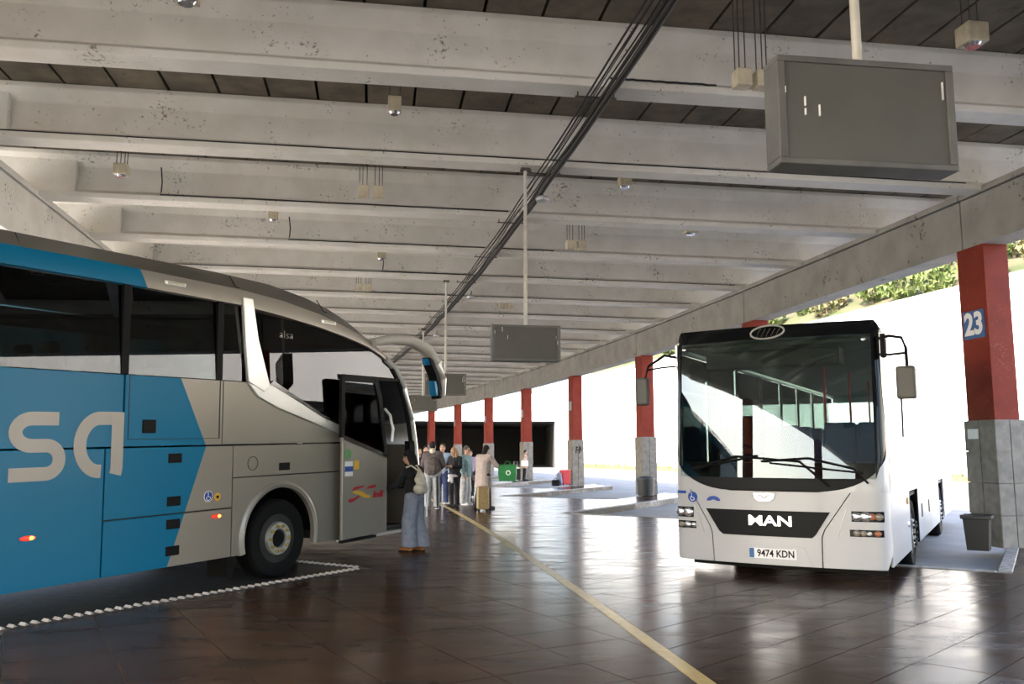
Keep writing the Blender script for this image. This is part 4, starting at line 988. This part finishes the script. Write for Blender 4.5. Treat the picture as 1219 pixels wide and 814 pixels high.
MB().bb(XL - .46, XL - .29, -.14, -.03, zz(2.10), zz(2.47)).build('mirror_housing', M['signgrey'], mr, bev=.03)
b = MB(); b.lathe([(.02, 0), (.16, .0), (.12, -.07), (.02, -.10)], 14, lambda a, c, h: (-2.32 + a, .42 + h, 2.70 + c)); b.build('inside_mirror', M['black'], bus, smooth=True)
for x in (-2.42, -.20): MB().ball(surf(x, 2.98, .012), (.028, .01, .028), 10, 6).build('marker_light', LL, bus, smooth=True)
# bay asphalt already lies under the bus
# ------------------------------------------------------------------ people
M['skin'] = mat('skin', (.52, .31, .22), .55); M['skin2'] = mat('skin_tan', (.40, .22, .15), .55)
CL = {}
def cloth(name, col, col2=None, rough=.9, bump=.35):
    if name not in CL: CL[name] = mat(name, col, rough, col2=col2 or tuple(c * .72 for c in col), scale=14, bump=bump)
    return CL[name]
def V(*a): return Vector(a)
def person(loc, H, face, label, P):
    """local axes: +Y is where the chest points, +X the person's right hand side, Z up"""
    r = empty('person', loc, (0, 0, -face), label, 'person')
    sk = P.get('skin', M['skin']); vx = P.get('voxel', .013); lean = P.get('lean', 0.0); bow = P.get('bow', 0.0); turn = P.get('turn', 0.0)
    def L(x, y, z):                                  # lean forward from the hips
        z *= H; x *= H; y *= H
        hz = .52 * H
        if z > hz: y += (z - hz) * math.sin(lean); z = hz + (z - hz) * math.cos(lean)
        return V(x, y, z)
    hipL, hipR = L(-.052, 0, .515), L(.052, 0, .515)
    st = P.get('feet', ((-.06, 0), (.06, 0)))
    feet = [V(st[0][0] * H, st[0][1] * H, 0), V(st[1][0] * H, st[1][1] * H, 0)]
    ank = [f + V(0, -.015 * H, .045 * H) for f in feet]
    kn = [hipL.lerp(ank[0], .5) + V(-.004, P.get('knee', (.02, .02))[0], 0) * H, hipR.lerp(ank[1], .5) + V(.004, P.get('knee', (.02, .02))[1], 0) * H]
    shL, shR = L(-.108, -.005, .805), L(.108, -.005, .805)
    neck = L(0, 0, .845); hd = L(0, .012, .928) + V(0, bow * .07 * H, -bow * .03 * H)
    Rh = Matrix.Rotation(-turn, 3, 'Z') @ Matrix.Rotation(-(lean * .6 + bow), 3, 'X')
    arms = P.get('arms', (((-.135, .01, .64), (-.13, .05, .50)), ((.135, .01, .64), (.13, .05, .50))))
    el = [L(*arms[0][0]), L(*arms[1][0])]; wr = [L(*arms[0][1]), L(*arms[1][1])]
    hdir = P.get('hand', (V(0, .35, -1).normalized(), V(0, .35, -1).normalized()))
    S = []
    S += [('b', hd, (.044 * H, .056 * H, .064 * H), 16, 12, Rh), ('b', hd + Rh @ V(0, .018 * H, -.030 * H), (.034 * H, .040 * H, .036 * H), 14, 10, Rh)]
    S += [('c', hd + Rh @ V(0, .052 * H, .004 * H), hd + Rh @ V(0, .064 * H, -.012 * H), .006 * H, .0095 * H)]
    for sx in (-1, 1): S.append(('b', hd + Rh @ V(sx * .044 * H, -.004 * H, -.004 * H), (.008 * H, .014 * H, .019 * H), 8, 6, Rh))
    S += [('c', neck - V(0, 0, .03 * H), hd - V(0, 0, .03 * H), .034 * H, .031 * H)]
    S += [('c', L(-.05, 0, .76), L(.05, 0, .76), .062 * H, .062 * H), ('c', L(0, .0, .70), L(0, 0, .60), .078 * H, .070 * H), ('c', hipL, hipR, .066 * H, .066 * H), ('c', L(0, 0, .62), L(0, 0, .54), .072 * H, .078 * H), ('c', shL, shR, .036 * H, .036 * H)]
    for i in (0, 1):
        hp = (hipL, hipR)[i]
        S += [('c', hp, kn[i], .048 * H, .033 * H), ('c', kn[i], ank[i], .032 * H, .019 * H), ('c', ank[i] - V(0, 0, .02 * H), feet[i] + V(0, .085 * H, .022 * H), .022 * H, .017 * H)]
        sh = (shL, shR)[i]
        S += [('c', sh, el[i], .030 * H, .022 * H), ('c', el[i], wr[i], .022 * H, .0145 * H)]
        d = hdir[i]; side = V(0, 0, 1) if abs(d.z) < .8 else V(0, 1, 0); a = d.cross(side).normalized(); b_ = a.cross(d).normalized()
        pm = wr[i] + d * .035 * H
        S.append(('c', wr[i], pm, .015 * H, .018 * H))
        for k in range(4):
            o = b_ * ((k - 1.5) * .0095 * H); ln = (.038, .046, .043, .034)[k] * H
            k1 = pm + d * .018 * H + o; k2 = k1 + d * ln * .55; k3 = k2 + (d + a * (.6 if i else -.6)).normalized() * ln * .5
            S += [('c', k1 - d * .015 * H, k2, .0058 * H, .0053 * H), ('c', k2, k3, .0053 * H, .0046 * H)]
        t0 = wr[i] + d * .012 * H + b_ * .012 * H; t1 = t0 + (b_ * .8 + d * .7).normalized() * .028 * H
        S += [('c', t0, t1, .0065 * H, .0058 * H), ('c', t1, t1 + d * .018 * H, .0058 * H, .005 * H)]
    blob(S, vx, 'body', sk, r, 2)
    # face
    for sx in (-1, 1):
        MB().ball(hd + Rh @ V(sx * .0185 * H, .050 * H, .006 * H), .0062 * H, 8, 6).build('eye', M['black'], r)
        e = MB(); e.tube([hd + Rh @ V(sx * (.010 + .009 * k) * H, (.0545 - .002 * k * k) * H, (.018 + .002 * (k == 1)) * H) for k in range(3)], .0022 * H, 5); e.build('eyebrow', P['hair'], r)
    e = MB(); e.tube([hd + Rh @ V((k - 1) * .011 * H, (.0575 - .002 * (k != 1)) * H, -.032 * H) for k in range(3)], .0035 * H, 6); e.build('mouth', M['redp'] if False else CL.setdefault('lips', mat('lips', (.38, .12, .10), .5)), r)
    # hair
    hs = [('b', hd + Rh @ V(0, -.012 * H, .014 * H), (.051 * H, .058 * H, .064 * H), 14, 10, Rh)]
    for p0, p1, r0, r1 in P.get('hairx', ()): hs.append(('c', hd + Rh @ V(*[q * H for q in p0]), hd + Rh @ V(*[q * H for q in p1]), r0 * H, r1 * H))
    blob(hs, vx, 'hair', P['hair'], r, 3)
    # trousers
    g = P.get('leg', (.062, .05, .042))
    ts = [('c', hipL + V(0, 0, .01 * H), hipR + V(0, 0, .01 * H), .078 * H, .078 * H), ('c', L(0, 0, .53), L(0, 0, .575), .085 * H, .080 * H)]
    for i in (0, 1):
        hp = (hipL, hipR)[i]; an = ank[i] + V(0, 0, P.get('hem', -.015) * H)
        ts += [('c', hp, kn[i], g[0] * H, g[1] * H), ('t', kn[i], an, g[1] * H, g[2] * H)]
    blob(ts, vx, 'trousers', P['trousers'], r, 3)
    # jacket or top
    j = P.get('bulk', 1.0); jl = P.get('jl', .50)
    js = [('c', L(-.055, 0, .765), L(.055, 0, .765), .070 * H * j, .070 * H * j), ('c', L(-.02, .0, .70), L(-.02, 0, max(jl, .48) + .05), .088 * H * j, .090 * H * j), ('c', L(.02, .0, .70), L(.02, 0, max(jl, .48) + .05), .088 * H * j, .090 * H * j), ('c', shL, shR, .044 * H * j, .044 * H * j)]
    if jl < .42: js += [('t', L(-.03, 0, .58), L(-.035, 0, jl), .085 * H * j, .105 * H * j), ('t', L(.03, 0, .58), L(.035, 0, jl), .085 * H * j, .105 * H * j)]
    for i in (0, 1):
        sh = (shL, shR)[i]; js += [('c', sh, el[i], .041 * H * j, .033 * H * j), ('c', el[i], el[i].lerp(wr[i], .93), .033 * H * j, .024 * H * j)]
    blob(js, vx, P.get('topname', 'jacket'), P['top'], r, 3)
    if 'collar' in P:
        blob([('c', neck + V(0, -.01 * H, -.02 * H), neck + V(0, -.012 * H, .012 * H), .052 * H, .050 * H)], vx, 'collar', P['collar'], r, 2)
    for i in (0, 1):
        f = feet[i]; h_ = .012 * H
        blob([('c', f + V(0, -.02 * H, .024 * H), f + V(0, .088 * H, .020 * H), .027 * H, .0225 * H), ('c', f + V(0, -.02 * H, .03 * H), f + V(0, -.015 * H, .055 * H), .026 * H, .026 * H)], .008, 'shoe', P['shoe'], r, 1)
        so = MB(); so.prism([(f.x + .026 * H * math.cos(t), f.y + .034 * H + .080 * H * math.sin(t)) for t in [k * PI / 8 for k in range(16)]], 0, .012 * H, lambda u, v, a: (u, v, a)); so.build('sole', P.get('sole', M['black']), r)
    r['hx'] = 0.0; del r['hx']
    return r, dict(L=L, wr=wr, hd=hd, neck=neck, sh=(shL, shR), ank=ank)
D = math.radians
BH_ = cloth('black_hair', (.012, .010, .010), bump=.1); BR_ = cloth('brown_hair', (.06, .035, .02)); BL_ = cloth('blonde_hair', (.42, .25, .12)); GY_ = cloth('grey_hair', (.10, .085, .075))
# the woman in wide jeans at the coach door
pw, pj = person((-1.49, 13.29, 0), 1.53, D(-68), 'woman in black jacket and wide pale jeans at the open coach door',
    dict(hair=BH_, top=cloth('black_jacket', (.012, .012, .014)), trousers=cloth('pale_denim', (.25, .27, .33), (.17, .19, .25)), shoe=cloth('tan_boot', (.36, .14, .03)), leg=(.076, .074, .086), hem=.0, bulk=1.02, jl=.53, lean=.13, bow=.12, voxel=.011,
         arms=(((-.145, .09, .66), (-.10, .25, .60)), ((.145, .06, .66), (.08, .22, .62))), hand=(V(.2, 1, .1).normalized(), V(-.2, 1, .1).normalized()), feet=((-.05, .03), (.05, -.05)),
         hairx=(((-.03, -.03, 0), (-.03, -.05, -.10), .03, .025), ((.03, -.03, 0), (.03, -.05, -.10), .03, .025), ((0, -.05, 0), (0, -.065, -.11), .034, .028), ((.03, .02, .04), (-.03, .02, .04), .02, .02))))
def held(label_name, base, label, cat, rot=0):
    return empty(label_name, base, (0, 0, rot), label, cat)
W = lambda o, v: Matrix.Translation(o.location) @ Matrix.Rotation(o.rotation_euler.z, 4, 'Z') @ v
# cream backpack on her back
bp = empty('backpack', W(pw, pj['L'](-.085, -.12, .56)), (0, 0, pw.rotation_euler.z), 'cream canvas backpack on the back of the woman at the coach door', 'backpack')
CM = cloth('cream_canvas', (.66, .60, .49))
blob([('c', V(-.07, 0, .08), V(.07, 0, .08), .085, .085), ('c', V(-.05, .01, .22), V(.05, .01, .22), .07, .07), ('c', V(0, .02, .30), V(0, .03, .36), .055, .03), ('c', V(0, -.01, .12), V(0, .01, .26), .09, .075)], .012, 'bag_body', CM, bp, 3)
for sx in (-1, 1): MB().tube([(sx * .03, .04, .36), (sx * .09, .12, .43), (sx * .10, .20, .40)], .014, 6).build('strap', CM, bp, smooth=True)
MB().tube([(.09, -.03, .06), (.11, -.05, -.12), (.105, -.05, -.34)], .012, 6).build('loose_strap', M['whitep'], bp)
# man with grey puffer jacket seen from behind
p2, j2 = person((-2.10, 22.9, 0), 1.76, D(8), 'man in brown grey puffer jacket with pale hood and striped grey trousers',
    dict(hair=BH_, top=cloth('puffer_grey', (.060, .048, .045), (.11, .09, .085)), trousers=cloth('pale_grey_trousers', (.30, .32, .34)), shoe=cloth('dark_shoe', (.03, .03, .035)), sole=M['whitep'], bulk=1.22, jl=.52, collar=cloth('cream_hood', (.52, .47, .36)), leg=(.062, .055, .05),
         arms=(((-.16, .04, .65), (-.10, .16, .60)), ((.16, .04, .65), (.10, .16, .60))), feet=((-.07, .0), (.06, .05)), turn=.2))
for k in range(5):
    z = .56 + .05 * k; b = MB(); Hh = 1.76
    b.tube([(Hh * .112 * math.cos(t), Hh * .105 * math.sin(t) , z * Hh) for t in [q * PI / 10 for q in range(21)]], .012, 6); b.build('quilt_seam', CL['puffer_grey'], p2)
b = MB(); a0, a1 = j2['ank'][1], j2['L'](.052, 0, .515); b.tube([a1 + V(.05, -.085, -.05), a1.lerp(a0, .5) + V(.04, -.088, 0), a0 + V(.04, -.075, 0)], .022, 6); b.build('dark_side_stripe', CL['black_jacket'], p2)
# blonde woman in black, jumper tied at the waist
p3, j3 = person((-1.58, 23.9, 0), 1.62, D(215), 'blonde woman in black top and black trousers with a white jumper tied round her waist',
    dict(hair=BL_, top=CL['black_jacket'], trousers=cloth('black_trousers', (.012, .012, .014)), shoe=CL['dark_shoe'], bulk=.97, jl=.56, bow=.3, turn=.3, arms=(((-.15, .03, .66), (-.07, .15, .66)), ((.15, .03, .66), (.05, .16, .66))), hand=(V(.5, .8, .2).normalized(), V(-.5, .8, .2).normalized()), feet=((-.07, .02), (.07, 0)),
         hairx=(((.035, -.02, 0), (.045, .0, -.12), .026, .022), ((-.035, -.02, 0), (-.045, .0, -.12), .026, .022), ((0, -.05, 0), (0, -.06, -.12), .032, .026))))
jm = empty('jumper', W(p3, V(0, 0, .80)), (0, 0, p3.rotation_euler.z), 'white jumper knotted round the waist of the blonde woman', 'jumper')
WJ = cloth('white_knit', (.66, .65, .66))
blob([('c', V(.155 * math.cos(t), .150 * math.sin(t), .03), V(.155 * math.cos(t + .4), .150 * math.sin(t + .4), .03), .042, .042) for t in [k * .4 for k in range(16)]] + [('c', V(-.02, .15, .02), V(-.06, .19, -.13), .045, .04), ('c', V(.02, .15, .02), V(.05, .19, -.10), .045, .04)], .014, 'knit', WJ, jm, 2)
MB().tube([(-.03, .19, .03), (0, .21, .01), (.03, .19, .03)], .022, 7).build('knot', WJ, jm)
# woman in teal top with pale wide trousers just behind
person((-1.32, 24.6, 0), 1.66, D(120), 'dark haired woman in pale teal cardigan and long light grey trousers beside the blonde woman',
    dict(hair=GY_, top=cloth('pale_teal', (.22, .33, .34)), trousers=cloth('light_trousers', (.50, .50, .50)), shoe=cloth('white_shoe', (.7, .7, .7)), sole=M['whitep'], bulk=1.02, jl=.44, leg=(.066, .066, .066), bow=.15, hairx=(((.0, -.045, 0), (0, -.055, -.1), .034, .028),)))
# woman in the long beige coat
p5, j5 = person((-.76, 22.75, 0), 1.68, D(35), 'woman in long beige coat and black tights holding a green bag, seen from behind',
    dict(hair=BH_, top=cloth('beige_coat', (.40, .33, .30), (.34, .28, .25)), topname='coat', trousers=cloth('black_tights', (.012, .011, .012)), shoe=CL['black_jacket'], bulk=1.08, jl=.34, leg=(.05, .036, .025), lean=.12, bow=.35, feet=((-.13, -.02), (.10, .06)),
         arms=(((-.15, .02, .66), (-.14, .06, .52)), ((.17, .10, .68), (.20, .22, .60))), hand=(V(0, .2, -1).normalized(), V(.1, .7, -.6).normalized()), hairx=(((0, -.03, .02), (0, -.03, -.06), .045, .04),)))
gb = empty('shopping_bag', (-.12, 22.78, .72), (0, 0, D(-6)), 'green shopping bag with a round white emblem held by the woman in the beige coat', 'bag')
GBm = mat('green_bag', (.012, .20, .05), .6, col2=(.008, .15, .035), scale=5)
b = MB(); b.rings([[(-.22, -.07, 0), (.22, -.07, 0), (.22, .07, 0), (-.22, .07, 0)], [(-.24, -.09, .22), (.24, -.09, .22), (.24, .09, .22), (-.24, .09, .22)], [(-.235, -.05, .43), (.235, -.05, .43), (.235, .05, .43), (-.235, .05, .43)]]); b.build('bag_body', GBm, gb, bev=.01)
for y in (-.05, .05): MB().tube([(-.08, y, .42), (-.06, y, .50), (.0, y * .3, .53), (.06, y, .50), (.08, y, .42)], .010, 6).build('bag_handle', GBm, gb)
b = MB(); b.lathe([(.062, .0), (.062, .008), (.042, .008), (.042, 0), (.062, 0)], 24, lambda a, c, h: (.03 + a, -.094 + h, .22 + c), False); b.build('emblem', M['whitep'], gb)
def suitcase(loc, rot, w, d, h, m, label, handle=.35):
    r = empty('suitcase', loc, (0, 0, rot), label, 'suitcase')
    MB().bb(-w / 2, w / 2, -d / 2, d / 2, .05, h).build('shell', m, r, bev=.035)
    for k in range(5):
        x = -w / 2 + w * (k + .5) / 5; MB().bb(x - .008, x + .008, -d / 2 - .006, d / 2 + .006, .10, h - .06).build('rib', m, r, bev=.004)
    for sx in (-1, 1):
        for sy in (-1, 1): MB().lathe([(.005, -.012), (.028, -.012), (.028, .012), (.005, .012)], 12, lambda a, c, hh: (sx * (w / 2 - .05) + hh, sy * (d / 2 - .04) + a, .028 + c)).build('castor', M['black'], r)
    if handle:
        MB().tube([(-.09, d / 2 - .04, h - .02), (-.09, d / 2 - .04, h + handle), (.09, d / 2 - .04, h + handle), (.09, d / 2 - .04, h - .02)], .009, 6).build('pull_handle', M['steel'], r)
    return r
suitcase((-.74, 22.05, 0), D(10), .30, .24, .62, mat('gold_case', (.34, .25, .12), .45, metal=.2, col2=(.26, .19, .09), scale=20), 'gold ribbed upright suitcase behind the woman in the beige coat', .0)
# people behind in the queue
person((-1.98, 24.7, 0), 1.72, D(190), 'person in light blue shirt and dark jeans behind the man in the puffer jacket', dict(hair=BR_, top=cloth('light_blue', (.30, .40, .55)), trousers=cloth('dark_blue', (.03, .05, .13)), shoe=CL['white_shoe'], jl=.5, voxel=.016))
person((-2.72, 25.2, 0), 1.60, D(150), 'woman in maroon-dark top, left one of the pair nearest the coach front', dict(hair=BR_, top=cloth('dark_maroon', (.05, .012, .018)), trousers=CL['black_trousers'], shoe=CL['dark_shoe'], jl=.5, voxel=.016))
person((-2.62, 26.3, 0), 1.66, D(170), 'person in charcoal jacket, right one of the pair nearest the coach front', dict(hair=BH_, top=cloth('charcoal', (.03, .03, .035)), trousers=CL['dark_blue'], shoe=CL['white_shoe'], jl=.5, voxel=.016))
person((-1.38, 28.2, 0), 1.56, D(160), 'small person in lavender jacket and black trousers between the teal and the beige coated women', dict(hair=BR_, top=cloth('lavender', (.42, .36, .52)), trousers=CL['black_trousers'], shoe=CL['white_shoe'], sole=M['whitep'], jl=.5, bow=.3, voxel=.016))
# person by the pillars further away
p9, j9 = person((.63, 44.6, .012), 1.56, D(100), 'person in tan coat with a white bag standing at the far kerb between two pillars', dict(hair=BH_, top=cloth('tan_coat', (.46, .30, .22)), topname='coat', trousers=CL['black_trousers'], shoe=CL['dark_shoe'], jl=.40, lean=.08, voxel=.018))
wb = empty('handbag', W(p9, V(.24, .06, .72)), (0, 0, p9.rotation_euler.z), 'white handbag carried by the person in the tan coat', 'bag')
MB().bb(-.05, .05, -.18, .18, 0, .30).build('bag_body', M['whitep'], wb, bev=.03); MB().tube([(0, -.10, .29), (0, 0, .42), (0, .10, .29)], .012, 6).build('bag_handle', M['whitep'], wb)
suitcase((.22, 44.3, .012), D(20), .40, .26, .62, cloth('black_case', (.02, .02, .022)), 'black suitcase standing beside the person in the tan coat')
# luggage by the pillar with graffiti
suitcase((2.33, 38.1, .012), D(30), .42, .28, .68, mat('red_case', (.55, .02, .03), .5), 'bright red suitcase standing at the foot of the pillar with graffiti')
gq = empty('rucksack', (2.06, 37.75, .012), (0, 0, .4), 'grey rucksack leaning beside the bright red suitcase', 'rucksack')
blob([('c', V(0, 0, .16), V(0, .03, .46), .15, .12), ('c', V(0, -.1, .14), V(0, -.08, .26), .09, .08)], .02, 'bag_body', cloth('grey_blue', (.22, .24, .32)), gq, 3)
MB().tube([(-.06, .0, .56), (0, .02, .64), (.06, .0, .56)], .014, 6).build('carry_loop', M['black'], gq)
sq = empty('handbag', (1.88, 37.5, .012), (0, 0, .2), 'small black bag on the kerb left of the grey rucksack', 'bag')
MB().bb(-.16, .16, -.10, .10, 0, .26).build('bag_body', M['black'], sq, bev=.04); MB().tube([(-.08, 0, .25), (0, 0, .36), (.08, 0, .25)], .012, 6).build('bag_handle', M['black'], sq)
# bins
def bin_(loc, rot, r0, r1, h, label, lid):
    o = empty('waste_bin', loc, (0, 0, rot), label, 'bin')
    MB().lathe([(r0 * .6, .0), (r0, .0), (r1, h), (r1 + .02, h), (r1 + .02, h + .03), (r1 - .02, h + .03), (r1 - .02, h - .05), (r0 * .9, .05), (.02, .05)], 24 if lid else 4, lambda a, b_, c: (a * (1 if lid else .95), b_ * (1 if lid else .95), c)).build('bin_body', M['binblack'], o, smooth=lid)
    if lid: MB().lathe([(r1 + .02, h), (r1 + .015, h + .06), (r1 * .5, h + .12), (.02, h + .13)], 24, lambda a, b_, c: (a, b_, c)).build('bin_lid', M['binblack'], o, smooth=True)
    else:
        for k in range(4):
            R_ = Matrix.Rotation(k * PI / 2 + PI / 4, 3, 'Z'); MB().box(R_ @ Vector((r1 * .70, 0, h + .0)), (.05, r1 * 1.42, .06), R_).build('bin_rim', M['binblack'], o, bev=.01)
    return o
bin_((7.17, 13.45, 0), D(10), .22, .27, .50, 'square black waste bin at the foot of the pillar numbered 23', False)
bin_((4.55, 29.55, .012), 0, .27, .30, .52, 'rounded black waste bin in front of the pillar left of the white bus', True)
